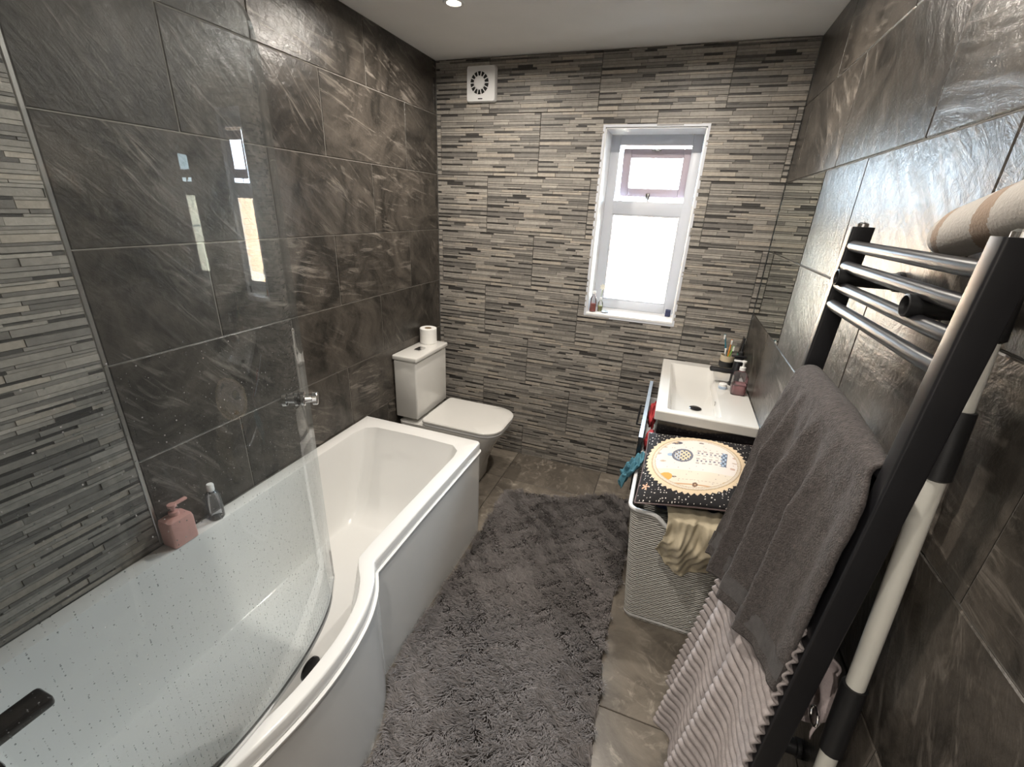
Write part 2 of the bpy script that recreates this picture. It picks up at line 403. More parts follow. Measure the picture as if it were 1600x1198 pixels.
def tile_run(parent, to_world, rotz, u0, u1, joint, mat, zr=None, skip=None):
    """half-bond rows of stone tiles along a wall; to_world(u, z) -> centre of the tile's back"""
    for k, (z0, z1) in enumerate(row_bounds()):
        if zr and not (zr[0] <= (z0 + z1) / 2 <= zr[1]): continue
        j = joint + (PU / 2 if k % 2 else 0); e0 = u0; e1 = u1
        if skip: e0, e1 = skip(k, u0, u1)
        us = [e0] + [q for q in [j + PU * i for i in range(-9, 10)] if e0 + .1 < q < e1 - (.1 if e1 < D - .01 else .012)] + [e1]
        for a, b in zip(us[:-1], us[1:]):
            place_tile(parent, slab(b - a, z1 - z0, mat), to_world((a + b) / 2, (z0 + z1) / 2), rotz)
def mosaic_run(parent, to_world, rotz, u0, u1, joint, flip=1, hole=None, zr=None, name='mosaic_tile'):
    for k, (z0, z1) in enumerate(row_bounds()):
        if zr and not (zr[0] <= (z0 + z1) / 2 <= zr[1]): continue
        j = joint + (PU / 2 if k % 2 else 0)
        for i in range(-8, 9):
            a, b = j + PU * i, j + PU * (i + 1)
            if b <= u0 + .004 or a >= u1 - .004: continue
            cu = (a + b) / 2; cz = z1 - PZ / 2 if k > 0 else z0 + PZ / 2
            lx0, lx1 = (max(a, u0) - cu, min(b, u1) - cu)
            lz0, lz1 = (z0 - cz, z1 - cz)
            if flip < 0: lx0, lx1 = -lx1, -lx0
            hl = None
            if hole and not (b <= hole[0] or a >= hole[1] or z1 <= hole[2] or z0 >= hole[3]):
                hl = (hole[0] - cu, hole[1] - cu, hole[2] - cz, hole[3] - cz)
            var = (i + k) % 2
            key = ('m', var, round(lx0, 4), round(lx1, 4), round(lz0, 4), round(lz1, 4), hl)
            if key not in CACHE: CACHE[key] = mosaic_mesh(name, var, lx0 + G * .5, lx1 - G * .5, lz0 + G * .5, lz1 - G * .5, hl)
            if CACHE[key] is not None: place_tile(parent, CACHE[key], to_world(cu, cz), rotz, name)

# ------------------------------------------------------------------ shell
TH = .14
def shell(name, boxes, mat):
    b = MB()
    for lo, hi in boxes: b.box(lo, hi)
    return struct(b.build(name, mat))
wall_left = shell('wall_left', [((-TH, Y0, 0), (-.0028, D, H))], 'light_grout')
wall_right = shell('wall_right', [((W + .0032, Y0, 0), (W + TH, D, H))], 'grout')
WX0, WX1, WZ0, WZ1 = 1.0, 1.50, 1.067, 2.06
wall_back = shell('wall_back', [((-TH, D + .006, 0), (WX0, D + .30, H)), ((WX1, D + .006, 0), (W + TH, D + .30, H)),
                                ((WX0, D + .006, 0), (WX1, D + .30, WZ0)), ((WX0, D + .006, WZ1), (WX1, D + .30, H))], 'grout')
floor = shell('floor', [((-TH, Y0 - .1, -.12), (W + TH, D + .30, -.008))], 'grout')
ceiling = shell('ceiling', [((-TH, Y0 - .1, H), (W + TH, D + .30, H + .12))], 'ceiling_paint')
DX0, DX1 = 1.0, 1.80
wall_near = shell('wall_near', [((-TH, Y0 - .1, 0), (DX0, Y0, H)), ((DX1, Y0 - .1, 0), (W + TH, Y0, H)), ((DX0, Y0 - .1, 2.02), (DX1, Y0, H))], 'wall_paint')
# the door behind the photographer
b = MB(); b.box((DX0, Y0 - .06, 0.006), (DX1, Y0 - .02, 2.02)); door = struct(b.build('door_1', 'plastic_white'))
b = MB(); b.tube([(DX0 + .07, Y0 - .02, 1.0), (DX0 + .07, Y0 + .04, 1.0), (DX0 + .19, Y0 + .04, 1.0)], .009); b.build('handle', 'chrome', door, smooth=True)
# stub wall the bath ends against
wall_part = shell('wall_partition', [((-.008, -.03, 0), (.845, .076, H))], 'grout')
mosaic_run(wall_part, lambda u, z: (u, .076, z), math.pi, 0.002, .845, .3, flip=-1, zr=(.3, 3))
# tiling
tile_run(wall_left, lambda u, z: (-TT, u, z), math.radians(90), .711, D, 1.68 - PU / 2, 'slate_tile')
mosaic_run(wall_left, lambda u, z: (-.008, u, z), math.radians(90), .078, .699, .40, zr=(.3, 3))
tile_run(wall_left, lambda u, z: (-TT, u, z), math.radians(90), Y0, -.032, 1.68, 'slate_tile')
MIR = 1.945
def rskip(k, a, b):
    return (a, MIR) if k in (2, 3) else (a, b)
tile_run(wall_right, lambda u, z: (W + TT, u, z), math.radians(-90), Y0, D, 1.545, 'slate_tile', skip=rskip)
for k in (2, 3):
    z0, z1 = row_bounds()[k]
    o = place_tile(wall_right, slab(D - MIR, z1 - z0, 'mirror_glass'), (W + TT - .0005, (MIR + D) / 2, (z0 + z1) / 2), math.radians(-90), 'mirror_tile')
    o['label'] = 'mirror tile let into the corner of the wall'
mosaic_run(wall_back, lambda u, z: (u, D + .006, z), 0, 0.002, W - .002, .335, hole=(WX0 - .004, WX1 + .004, WZ0 - .004, WZ1 + .004))
# floor tiles (slab lies flat: front up)
def flat_slab(w, h):
    k = ('fl', round(w, 4), round(h, 4))
    if k not in CACHE:
        me = slab(w, h, 'floor_tile').copy(); me.transform(Matrix.Rotation(math.radians(-90), 4, 'X')); CACHE[k] = me
    return CACHE[k]
for i in range(5):
    for j in range(8):
        x0, x1 = max(-.008, .02 + (i - 1) * .6), min(W + .008, .02 + i * .6); y0, y1 = max(Y0, D - .33 - .6 * j), min(D + .006, D + .27 - .6 * j)
        if x1 - x0 < .02 or y1 - y0 < .02: continue
        place_tile(floor, flat_slab(x1 - x0, y1 - y0), ((x0 + x1) / 2, (y0 + y1) / 2, -TT), 0)
# metal strip between mosaic and slate on the bath wall
b = MB(); b.rbox((-.006, .6995, .552), (.0025, .7105, H), .0015, 1); trim = struct(b.build('trim_1', 'silver_trim'))
# edge trim round the window opening
b = MB()
for lo, hi in (((WX0 - .012, D - .004, WZ0 - .012), (WX0, D + .01, WZ1 + .012)), ((WX1, D - .004, WZ0 - .012), (WX1 + .012, D + .01, WZ1 + .012)),
               ((WX0, D - .004, WZ1), (WX1, D + .01, WZ1 + .012)), ((WX0, D - .004, WZ0 - .012), (WX1, D + .01, WZ0))): b.box(lo, hi)
struct(b.build('trim_2', 'frame_white'))

# ------------------------------------------------------------------ window
YF = D + .20
b = MB()      # lining of the reveal
e = .006
b.box((WX0, D + .004, WZ0), (WX0 + e, YF, WZ1)); b.box((WX1 - e, D + .004, WZ0), (WX1, YF, WZ1)); b.box((WX0, D + .004, WZ1 - e), (WX1, YF, WZ1))
win = struct(b.build('window_1', 'reveal_white'))
def frame(mbx, x0, x1, z0, z1, y0, y1, w):
    for lo, hi in (((x0, y0, z0), (x0 + w, y1, z1)), ((x1 - w, y0, z0), (x1, y1, z1)), ((x0 + w, y0, z0), (x1 - w, y1, z0 + w)), ((x0 + w, y0, z1 - w), (x1 - w, y1, z1))):
        mbx.rbox(lo, hi, .004, 2)
fo = win.matrix_basis.translation
b = MB(); b.rbox((WX0, D - .006, WZ0 - .001), (WX1, YF + .01, WZ0 + .014), .003); b.build('window_sill', 'plastic_white', win, smooth=True)
b = MB(); frame(b, WX0 + e, WX1 - e, WZ0 + .014, WZ1 - e, YF, YF + .06, .052); b.rbox((WX0 + .05, YF + .002, 1.640), (WX1 - .05, YF + .058, 1.714), .004, 2)
b.build('window_frame', 'frame_white', win, smooth=True)
b = MB(); frame(b, WX0 + .055, WX1 - .055, WZ0 + .064, 1.643, YF + .006, YF + .022, .012); b.build('glazing_bead', 'frame_white', win, smooth=True)
b = MB(); b.box((WX0 + .05, YF + .026, WZ0 + .06), (WX1 - .05, YF + .032, 1.65)); b.build('pane', 'pane_glass', win)
# top vent, hinged along its top and pushed out
sash = MB(); frame(sash, 1.078, 1.452, -.250, 0, 0, .045, .047)
pane = MB(); pane.box((1.12, .018, -.222), (1.415, .024, -.04))
hand = MB(); hand.rbox((1.232, -.022, -.262), (1.256, .0, -.226), .003); hand.tube([(1.244, -.02, -.245), (1.246, -.034, -.262), (1.27, -.036, -.292), (1.285, -.036, -.285)], .0065, 8)
hook = MB(); hook.rbox((1.235, -.012, -.012), (1.285, .0, -.002), .002)
a = math.radians(9)
def tilt(q): return (q[0], YF + .012 + q[1] * math.cos(a) - q[2] * math.sin(a), 1.985 + q[1] * math.sin(a) + q[2] * math.cos(a))
for mbx in (sash, pane, hand, hook): mbx.v = [tilt(q) for q in mbx.v]
so = sash.build('vent_sash', 'sash_white', win, smooth=True)
for mbx, nm, mt_ in ((pane, 'pane', 'pane_glass'), (hand, 'handle', 'chrome'), (hook, 'catch', 'chrome')):
    mbx.build(nm, mt_, so, smooth=nm != 'pane')
b = MB(); b.rbox((1.075, YF + .07, 1.996), (1.46, YF + .10, 2.006), .002); b.build('rain_lip', 'card_brown', win)
b = MB(); b.rbox((1.452, D + .13, WZ0 + .014), (1.482, D + .165, WZ0 + .052), .003); b.build('restrictor_block', 'navy_cloth', win)

# ------------------------------------------------------------------ outside: a sunlit brick wall, a bush and the ground
b = MB(); b.box((-6, D + .4, -.6), (9, D + 9, -.5)); struct(b.build('garden_ground', 'garden_ground'))
gw = thing('garden_wall', (1.5, 7.4, -.5), 'sunlit orange brick garden wall seen outside the window', 'wall')
b = MB(); b.box((-4, 7.4, -.5), (7.5, 7.55, 1.78)); b.build('mortar_bed', 'garden_mortar', gw)
bme = MB(); bme.rbox((-.1075, -.012, -.0325), (.1075, .02, .0325), .003, 1); bmesh_brick = bme.mesh('brick', 'garden_brick')
for r_ in range(16):
    for c_ in range(15):
        o = bpy.data.objects.new('brick', bmesh_brick); o.parent = gw
        o.location = (-2.1 + c_ * .228 + (.114 if r_ % 2 else 0), 0, 1.06 + .04 + r_ * .0755); col.objects.link(o)
def leafy(name, ctr, rx, ry, rz, nleaf, size, mat, label, cat, seed):
    r = random.Random(seed); t = thing(name, (ctr[0], ctr[1], -.5), label, cat)
    lm = MB()
    for _ in range(nleaf):
        while True:
            q = [r.uniform(-1, 1) for _ in range(3)]
            if sum(x * x for x in q) < 1: break
        c0 = Vector((ctr[0] + q[0] * rx, ctr[1] + q[1] * ry, ctr[2] + q[2] * rz))
        u = Vector([r.gauss(0, 1) for _ in range(3)]).normalized(); v = u.cross(Vector([r.gauss(0, 1) for _ in range(3)])).normalized(); s_ = size * r.uniform(.6, 1.3)
        lm.add([c0 - u * s_, c0 + v * s_ * .45, c0 + u * s_, c0 - v * s_ * .45], [(0, 1, 2, 3)])
    stuff(lm.build('foliage', mat, t, normals=False))
    st = MB()
    for k in range(5):
        st.tube([(ctr[0], ctr[1], -.5), (ctr[0] + r.uniform(-.4, .4) * rx, ctr[1], ctr[2] - rz * .3), (ctr[0] + r.uniform(-.8, .8) * rx, ctr[1] + r.uniform(-.5, .5) * ry, ctr[2] + rz * .5)], [.03, .02, .008], 6)
    st.build('stem', 'card_brown', t, smooth=True)
leafy('garden_bush', (1.62, 5.3, .35), .42, .4, .42, 900, .05, 'leaf_orange', 'russet leafed bush growing outside the window', 'bush', 5)

# ------------------------------------------------------------------ bath
bath = thing('shower_bath', (.4, .93, 0), 'white acrylic bath with a bulging shower end along the slate wall', 'bathtub')
# outlines (x, y) anticlockwise starting at the near left corner
bulge_o = [(.690, .082), (.716, .13), (.752, .225), (.783, .34), (.805, .46), (.812, .56), (.806, .66), (.786, .755), (.752, .835), (.716, .887), (.697, .91)]
outer = [(.004, .082)] + [tuple(q) for q in catmull(bulge_o, 4)] + [(.692, 1.2), (.692, 1.5), (.692, 1.770), (.678, 1.785), (.35, 1.785), (.004, 1.785)]
bulge_i = [(.60, .155), (.664, .185), (.715, .27), (.746, .36), (.768, .46), (.774, .56), (.768, .66), (.744, .755), (.705, .825), (.662, .873), (.638, .905)]
inner = [(.075, .185), (.105, .155)] + [tuple(q) for q in catmull(bulge_i, 4)] + [(.632, 1.0), (.632, 1.3), (.632, 1.60), (.622, 1.655), (.58, 1.692), (.35, 1.70), (.13, 1.692), (.085, 1.665), (.068, 1.60), (.068, 1.0)]
def polar_match(loop, n, c0):
    """n points where rays from c0 meet a star-shaped loop"""
    P = np.array(loop); out = []
    Q = np.vstack([P, P[:1]])
    for k in range(n):
        t = 2 * math.pi * (k + .5) / n; d = np.array([math.cos(t), math.sin(t)]); best = None
        for i in range(len(P)):
            a_, b_ = Q[i] - c0, Q[i + 1] - c0; e_ = b_ - a_
            den = d[0] * e_[1] - d[1] * e_[0]
            if abs(den) < 1e-9: continue
            s_ = (a_[0] * e_[1] - a_[1] * e_[0]) / den; u_ = (a_[0] * d[1] - a_[1] * d[0]) / den
            if s_ > 0 and -1e-6 <= u_ <= 1 + 1e-6 and (best is None or s_ < best): best = s_
        out.append(c0 + d * best)
    return np.array(out)
NB = 420
# even coverage along the long tub: parametrise by arc length of the inner loop, then match outward by arc from shared corner anchors
inn = resample(inner, NB, True)
def sides(loop, anchors, counts):
    P = np.array(loop); idx = [int(np.argmin(np.linalg.norm(P - np.array(a_), axis=1))) for a_ in anchors]; out = []
    for k in range(len(idx)):
        i0, i1 = idx[k], idx[(k + 1) % len(idx)]
        seg = P[i0:i1 + 1] if i1 > i0 else np.vstack([P[i0:], P[:i1 + 1]])
        out.append(resample(seg, counts[k] + 1)[:-1])
    return np.vstack(out)
cnt = [40, 90, 70, 40, 100]
An_o = [(.004, .082), (.690, .082), (.697, .91), (.692, 1.770), (.004, 1.785)]
An_i = [(.075, .185), (.60, .155), (.638, .905), (.622, 1.655), (.085, 1.665)]
O_, I_ = sides(outer, An_o, cnt), sides(inner, An_i, cnt)
def inset_out(L, d):
    c0 = L; nx = np.roll(c0, -1, 0) - np.roll(c0, 1, 0); nrm = np.stack([nx[:, 1], -nx[:, 0]], 1); nrm /= np.linalg.norm(nrm, axis=1)[:, None] + 1e-9
    q = c0 + nrm * d; q[:, 0] = np.maximum(q[:, 0], .003); return q
def lvl(L, z): return [(x, y, z) for x, y in L]
def basin_level(t):
    """t=0 rim, 1 floor: sides close in a little, the far end leans like a backrest"""
    q = I_.copy()
    x, y = q[:, 0].copy(), q[:, 1].copy()
    q[:, 1] = .155 + .05 * t + (y - .155) / (1.70 - .155) * ((1.70 - .27 * t) - (.155 + .05 * t))
    q[:, 0] = .068 + .062 * t + (x - .068) / (.774 - .068) * ((.774 - .10 * t) - (.068 + .062 * t))
    return q
sh = []
sh.append(lvl(inset_out(O_, -.004), .505)); sh.append(lvl(O_, .508)); sh.append(lvl(O_, .543)); sh.append(lvl(inset_out(O_, -.0025), .5485)); sh.append(lvl(inset_out(O_, -.007), .55))
sh.append(lvl(inset_out(I_, .006), .55)); sh.append(lvl(inset_out(I_, .0015), .5485)); sh.append(lvl(I_, .543))
for t, z in ((.08, .50), (.22, .42), (.38, .33), (.52, .25), (.62, .20), (.72, .17), (.83, .150), (.93, .139), (1.0, .135)):
    sh.append(lvl(basin_level(t), z))
fl = basin_level(1.0); cen = fl.mean(0)
for s_, z in ((.8, .132), (.5, .129), (.2, .127), (.03, .127)): sh.append(lvl(cen + (fl - cen) * s_, z))
b = MB(); b.loft(sh, True, False, True); b.build('tub_shell', 'acrylic_white', bath, smooth=True, angle=50)
# front panel with a narrow top lip; runs round the bulge and the far end
pan_path = [q for q in outer if q[0] > .3 or q[1] > 1.7]
pan_path = [(.004 if i == 0 and q[0] < .3 else q[0], q[1]) for i, q in enumerate(pan_path)]
pp = resample([(.69, .079)] + pan_path[1:], 150)
def off_path(P, d):
    t = np.gradient(P, axis=0); nrm = np.stack([t[:, 1], -t[:, 0]], 1); nrm /= np.linalg.norm(nrm, axis=1)[:, None]; return P + nrm * d
b = MB()
prof = [(.002, .0), (.002, .492), (.009, .497), (.009, .503), (-.006, .5035), (-.016, .45), (-.016, 0)]
b.loft([[(x, y, z) for x, y in off_path(pp, d)] for d, z in prof], False, False, False); b.build('front_panel', 'acrylic_white', bath, smooth=True, angle=30)
# overflow and waste
b = MB()
ov = (.716, .60, .452)
b.lathe([(.0, .0), (.026, .0), (.032, -.004), (.032, -.010), (.024, -.016), (.0, -.016)], (ov[0], ov[1], ov[2]), 24, axis='x'); b.build('overflow', 'black_gloss', bath, smooth=True)
b = MB(); b.lathe([(0, 0), (.034, 0), (.036, .003), (.03, .009), (0, .011)], (.38, .27, .130), 24); b.build('waste', 'black_gloss', bath, smooth=True)

# bath/shower mixer: black block with lever on the tub rim behind the glass
mx_t = thing('bath_mixer_tap', (.29, .125, .55), 'black bath mixer tap seen through the wet glass', 'tap')
b = MB(); b.rbox((.20, .085, .552), (.40, .150, .572), .006); b.build('base_plate', 'black_gloss', mx_t, smooth=True)
b = MB(); b.rbox((.265, .095, .57), (.325, .27, .600), .010, 3); b.build('spout', 'black_gloss', mx_t, smooth=True)
b = MB(); b.rbox((.205, .10, .572), (.250, .20, .592), .007); b.build('lever', 'black_gloss', mx_t, smooth=True)
b = MB(); b.rbox((.345, .10, .572), (.390, .16, .592), .007); b.build('lever', 'black_gloss', mx_t, smooth=True)

# ------------------------------------------------------------------ curved glass screen
scr = thing('shower_screen', (.72, .45, .555), 'curved glass shower screen with droplets standing on the bath rim', 'shower screen')
path = resample(catmull([(.735, .079), (.748, .18), (.757, .30), (.760, .40), (.754, .49), (.734, .595), (.695, .700), (.627, .802)], 10), 70)
SZ0, SZ1 = .562, 1.955
def glass_loop(d):
    return off_path(path, d)
slen = np.r_[0, np.cumsum(np.linalg.norm(np.diff(path, axis=0), axis=1))]; Lp = slen[-1]; RC = .085
def ztop(s_):
    q = s_ - (Lp - RC)
    return SZ1 if q <= 0 else SZ1 - RC + math.sqrt(max(0, RC * RC - q * q))
def glass_sheet(d, nz=24):
    P = glass_loop(d)
    return [[(P[i][0], P[i][1], SZ0 + (ztop(slen[i]) - SZ0) * k / (nz - 1)) for i in range(len(P))] for k in range(nz)]
A, B_ = glass_sheet(.003), glass_sheet(-.003)
b = MB()
b.loft(A, False); b.loft(B_, False)
edge = lambda S_: [r_[-1] for r_ in S_]
b.loft([edge(A), edge(B_)], False); b.loft([A[-1], B_[-1]], False); b.loft([A[0], B_[0]], False); b.loft([[r_[0] for r_ in A], [r_[0] for r_ in B_]], False)
me_o = b.build('glass_panel', 'screen_glass', scr, smooth=True)
b = MB()
b.loft([[(q[0], q[1], z) for q in off_path(path, d)] for d, z in ((.004, .562), (.004, .574), (.0035, .574), (.0035, .553), (-.004, .553), (-.004, .574))], False)
b.build('bottom_seal', 'clear_plastic', scr, smooth=True)
b = MB(); b.rbox((.718, .0765, .56), (.752, .098, 1.95), .004); b.build('wall_profile', 'chrome', scr, smooth=True)
# knob through the glass near its free edge
kp = path[-9]; kt = path[-8] - path[-10]; kn = np.array([kt[1], -kt[0]]); kn /= np.linalg.norm(kn)
K = lambda h, r_: (kp[0] + kn[0] * h, kp[1] + kn[1] * h, 1.205)
b = MB(); hs = [(.0035, .016), (.010, .017), (.012, .010), (.026, .009), (.029, .016), (.038, .016), (.040, .013)]
for sg in (1, -1): b.tube([K(h * sg, 0) for h, r_ in hs], [r_ for h, r_ in hs], 16)
b.build('knob', 'chrome', scr, smooth=True)
# droplets
rd = random.Random(21); b = MB()
def droplet(i, z, r_, side):
    P = path[i]; t = path[min(i + 1, len(path) - 1)] - path[max(i - 1, 0)]; t = t / np.linalg.norm(t); nn = np.array([t[1], -t[0]]) * side
    c0 = np.array([P[0], P[1], z]) + np.array([nn[0], nn[1], 0]) * .003; T = np.array([t[0], t[1], 0]); U = np.array([0, 0, 1.0]); Nn = np.array([nn[0], nn[1], 0])
    lo = [tuple(c0 + (T * math.cos(a_) + U * math.sin(a_) * 1.2) * r_) for a_ in [k * math.pi / 3 for k in range(6)]]
    l2 = [tuple(c0 + Nn * r_ * .4 + (T * math.cos(a_) + U * math.sin(a_) * 1.2) * r_ * .65) for a_ in [k * math.pi / 3 for k in range(6)]]
    b.loft([lo, l2], True, False, True)
for _ in range(8000):
    i = rd.randrange(0, 66); z = SZ0 + .02 + (rd.random() ** 1.7) * .85
    if rd.random() < (z - SZ0) * .55: continue
    droplet(i, z, rd.choice([.0005, .0006, .0007, .0009, .0012]), rd.choice((1, -1, -1)))
stuff(b.build('water_droplets', 'droplet_glass', scr, smooth=True, normals=False))

# ------------------------------------------------------------------ bottles on the bath rim
t = thing('pump_bottle', (.04, .742, .55), 'pink square pump bottle on the bath rim behind the glass', 'bottle')
b = MB(); b.loft([[(x, y, z) for x, y in rrect(.04 - w, .04 + w, .742 - w2, .742 + w2, .008, 4)] for w, w2, z in ((.030, .038, .551), (.032, .040, .556), (.032, .040, .635), (.030, .037, .648), (.017, .018, .656))], True, True, True)
b.build('body', 'pink_plastic', t, smooth=True)
b = MB(); b.lathe([(.015, 0), (.015, .014), (.006, .016), (.006, .030), (.013, .031), (.013, .041), (0, .042)], (.04, .742, .656), 16); b.rbox((.033, .742, .688), (.047, .79, .697), .003); b.build('pump', 'pink_plastic', t, smooth=True)
t = thing('shampoo_bottle', (.042, .872, .55), 'small clear bottle with pale cap standing against slate tiles on the bath rim', 'bottle')
b = MB(); b.lathe([(.022, .001), (.025, .006), (.025, .085), (.020, .105), (.010, .118)], (.042, .872, .55), 20); b.build('body', 'clear_plastic', t, smooth=True)
b = MB(); b.lathe([(.012, 0), (.012, .022), (.010, .026), (0, .026)], (.042, .872, .668), 16); b.build('cap', 'lid_white', t, smooth=True)

# ------------------------------------------------------------------ toilet
TY = 2.235
t = thing('toilet', (.3, TY, 0), 'white close coupled toilet between the bath and the window wall', 'toilet')
b = MB(); b.rbox((.006, 2.052, .43), (.158, 2.418, .795), .010, 3); b.build('cistern', 'ceramic_white', t, smooth=True)
b = MB(); b.rbox((.002, 2.044, .797), (.168, 2.426, .826), .008, 3); cl = b.build('cistern_lid', 'ceramic_white', t, smooth=True)
b = MB(); b.rbox((.068, 2.175, .8255), (.112, 2.245, .832), .006, 2); b.build('flush_button', 'chrome', cl, smooth=True)
b = MB(); b.rbox((.083, 2.176, .832), (.097, 2.212, .8325), .0002, 1); b.build('button_well', 'dark_hole', cl)
def dshape(x0, x1, hw, r, z, k=28, back=.03):
    pts = []
    xs = x1 - r
    pts = rrect(x0, x1, TY - hw, TY + hw, [r, r, back, back], 10)
    return [(x, y, z) for x, y in pts]
b = MB()
lv = [(.02, .505, .118, .07, 0.0), (.02, .515, .123, .075, .02), (.02, .525, .126, .08, .12), (.02, .560, .138, .09, .22), (.02, .612, .160, .11, .31), (.02, .650, .178, .125, .37), (.02, .664, .184, .13, .392), (.02, .664, .184, .13, .400), (.04, .655, .175, .12, .404)]
b.loft([dshape(*q) for q in lv], True, True, True); b.build('pan', 'ceramic_white', t, smooth=True)
b = MB(); b.loft([dshape(.19, x1, hw, .115, z, back=.02) for x1, hw, z in ((.660, .183, .405), (.668, .188, .409), (.668, .188, .418), (.662, .183, .421))], True, True, True); b.build('seat', 'plastic_white', t, smooth=True)
b = MB(); b.loft([dshape(.185, x1, hw, .115, z, back=.02) for x1, hw, z in ((.664, .186, .423), (.672, .191, .427), (.672, .191, .436), (.664, .184, .4425), (.60, .14, .4445))], True, True, True); b.build('seat_lid', 'ceramic_white', t, smooth=True)
for dy in (-.1, .1):
    b = MB(); b.tube([(.175, TY + dy - .02, .423), (.175, TY + dy + .02, .423)], .012, 14); b.build('hinge', 'chrome', t, smooth=True)
t = thing('toilet_roll', (.063, 2.365, .826), 'white toilet roll standing on the cistern lid', 'toilet roll')
b = MB(); cx, cy = .063, 2.362
prof = [(.022, .003), (.050, .0), (.053, .003), (.053, .093), (.050, .096), (.022, .094)]
b.loft([[(cx + r_ * math.cos(q), cy + r_ * math.sin(q), .8265 + h) for q in [2 * math.pi * k / 28 for k in range(28)]] for r_, h in prof], True); b.build('paper', 'paper_white', t, smooth=True)
b = MB(); b.loft([[(cx + r_ * math.cos(q), cy + r_ * math.sin(q), .8265 + h) for q in [2 * math.pi * k / 24 for k in range(24)]] for r_, h in [(.0215, .094), (.0215, .002), (.0, .002)]], True); b.build('core', 'card_brown', t, smooth=True)

# ------------------------------------------------------------------ extractor fan
t = thing('extractor_fan', (.293, D, 2.19), 'white square extractor fan high on the striped wall', 'extractor fan')
b = MB(); lo = rrect(.206, .380, 2.186, 2.358, .012, 4)
def ff(P, y, s_=1.0):
    return [(.293 + (x - .293) * s_, y, 2.272 + (z - 2.272) * s_) for x, z in P]
b.loft([ff(lo, D + .004), ff(lo, D - .022), ff(lo, D - .030, .95)], True, True, True); b.build('housing', 'plastic_white', t, smooth=True)
b = MB(); FX, FZ = .286, 2.276
b.loft([[(FX + r_ * math.cos(q), y, FZ + r_ * math.sin(q)) for q in [2 * math.pi * k / 36 for k in range(36)]] for r_, y in ((.032, D - .0310), (.054, D - .0310), (.054, D - .0298), (.032, D - .0298))], True); b.build('vent_ring', 'dark_hole', t)
b = MB(); b.lathe([(.0, 0), (.032, 0), (.033, -.004), (.028, -.008), (0, -.009)], (FX, D - .030, FZ), 28, axis='y'); b.build('vent_cap', 'plastic_white', t, smooth=True)
for k in range(14):
    q = 2 * math.pi * k / 14; b = MB(); r0, r1, w_ = .031, .055, .0022
    d_, n_ = (math.cos(q), math.sin(q)), (-math.sin(q), math.cos(q))
    P = [(FX + d_[0] * r_ + n_[0] * s_ * w_, FZ + d_[1] * r_ + n_[1] * s_ * w_) for r_, s_ in ((r0, -1), (r1, -1), (r1, 1), (r0, 1))]
    b.loft([[(x, D - .0300, z) for x, z in P], [(x, D - .0345, z) for x, z in P]], True, True, True); b.build('fin', 'plastic_white', t)
b = MB(); b.rbox((.278, D - .0312, 2.199), (.304, D - .0295, 2.204), .0005, 1); b.build('badge', 'black_plastic', t)

# ------------------------------------------------------------------ vanity and basin
t = thing('vanity_unit', (1.69, 2.24, 0), 'glossy black vanity unit below the white basin with its top drawer pulled open', 'vanity unit')
b = MB()
VX0, VY0, VY1, VZ = 1.505, 1.862, 2.622, .815
b.box((VX0, VY0, .06), (1.893, VY0 + .018, VZ)); b.box((VX0, VY1 - .018, .06), (1.893, VY1, VZ)); b.box((1.878, VY0 + .018, .06), (1.893, VY1 - .018, VZ)); b.box((VX0, VY0 + .018, .06), (1.878, VY1 - .018, .078)); b.box((VX0, VY0 + .018, .40), (1.878, VY1 - .018, .415)); b.box((VX0 + .03, VY0 + .01, 0), (1.88, VY1 - .01, .06))
b.build('carcass', 'black_gloss', t)
b = MB(); b.rbox((1.436, VY0 - .008, .425), (1.455, VY1, .712), .002, 1)
dr = b.build('drawer', 'black_gloss', t)
b = MB(); b.box((1.4365, VY0 - .0078, .7115), (1.4545, VY1 - .0002, .7135)); b.build('front_edge', 'pale_blue', dr)
b = MB(); b.box((1.455, VY0 + .030, .44), (1.83, VY0 + .042, .62)); b.box((1.455, VY1 - .042, .44), (1.83, VY1 - .030, .62)); b.box((1.455, VY0 + .042, .44), (1.83, VY1 - .042, .45)); b.build('drawer_box', 'plastic_white', dr)
b = MB(); b.tube([(1.436, 2.15, .635), (1.412, 2.15, .635), (1.412, 2.40, .635), (1.436, 2.40, .635)], .0055, 8); b.build('handle', 'black_metal', dr, smooth=True)
b = MB(); b.rbox((1.488, VY0 - .004, .08), (1.506, VY1, .412), .002, 1)
d2 = b.build('drawer', 'black_gloss', t)
b = MB(); b.tube([(1.488, 2.15, .30), (1.466, 2.15, .30), (1.466, 2.40, .30), (1.488, 2.40, .30)], .0055, 8); b.build('handle', 'black_metal', d2, smooth=True)
# red and dark things poking out of the open drawer
def crumple(name, mat, ctr, rx, ry, rz, seed, label, cat, amp=.28):
    b_ = MB(); nu, nv = 36, 20
    def fn(u, v):
        th = 2 * math.pi * u; ph = math.pi * (v - .5)
        d = (math.cos(ph) * math.cos(th), math.cos(ph) * math.sin(th), math.sin(ph))
        k = 1 + amp * wob(d[0] * 4 + seed, d[1] * 4 + d[2] * 3, seed) + amp * .45 * wob(d[0] * 9, d[1] * 8 - d[2] * 9, seed * 2.2)
        return (ctr[0] + rx * d[0] * k, ctr[1] + ry * d[1] * k, ctr[2] + rz * max(d[2], -.8) * k)
    b_.grid(fn, nu, nv, wrapu=True)
    return tag(b_.build(name, mat, smooth=True, angle=80), label, cat)
crumple('red_pouch', 'red_cloth', (1.482, 2.235, .665), .022, .13, .055, 1.3, 'red fabric pouch showing in the open vanity drawer', 'pouch')
crumple('red_flannel', 'red_cloth', (1.486, 1.965, .650), .024, .06, .045, 3.3, 'small crumpled red flannel at the near end of the open drawer', 'cloth')

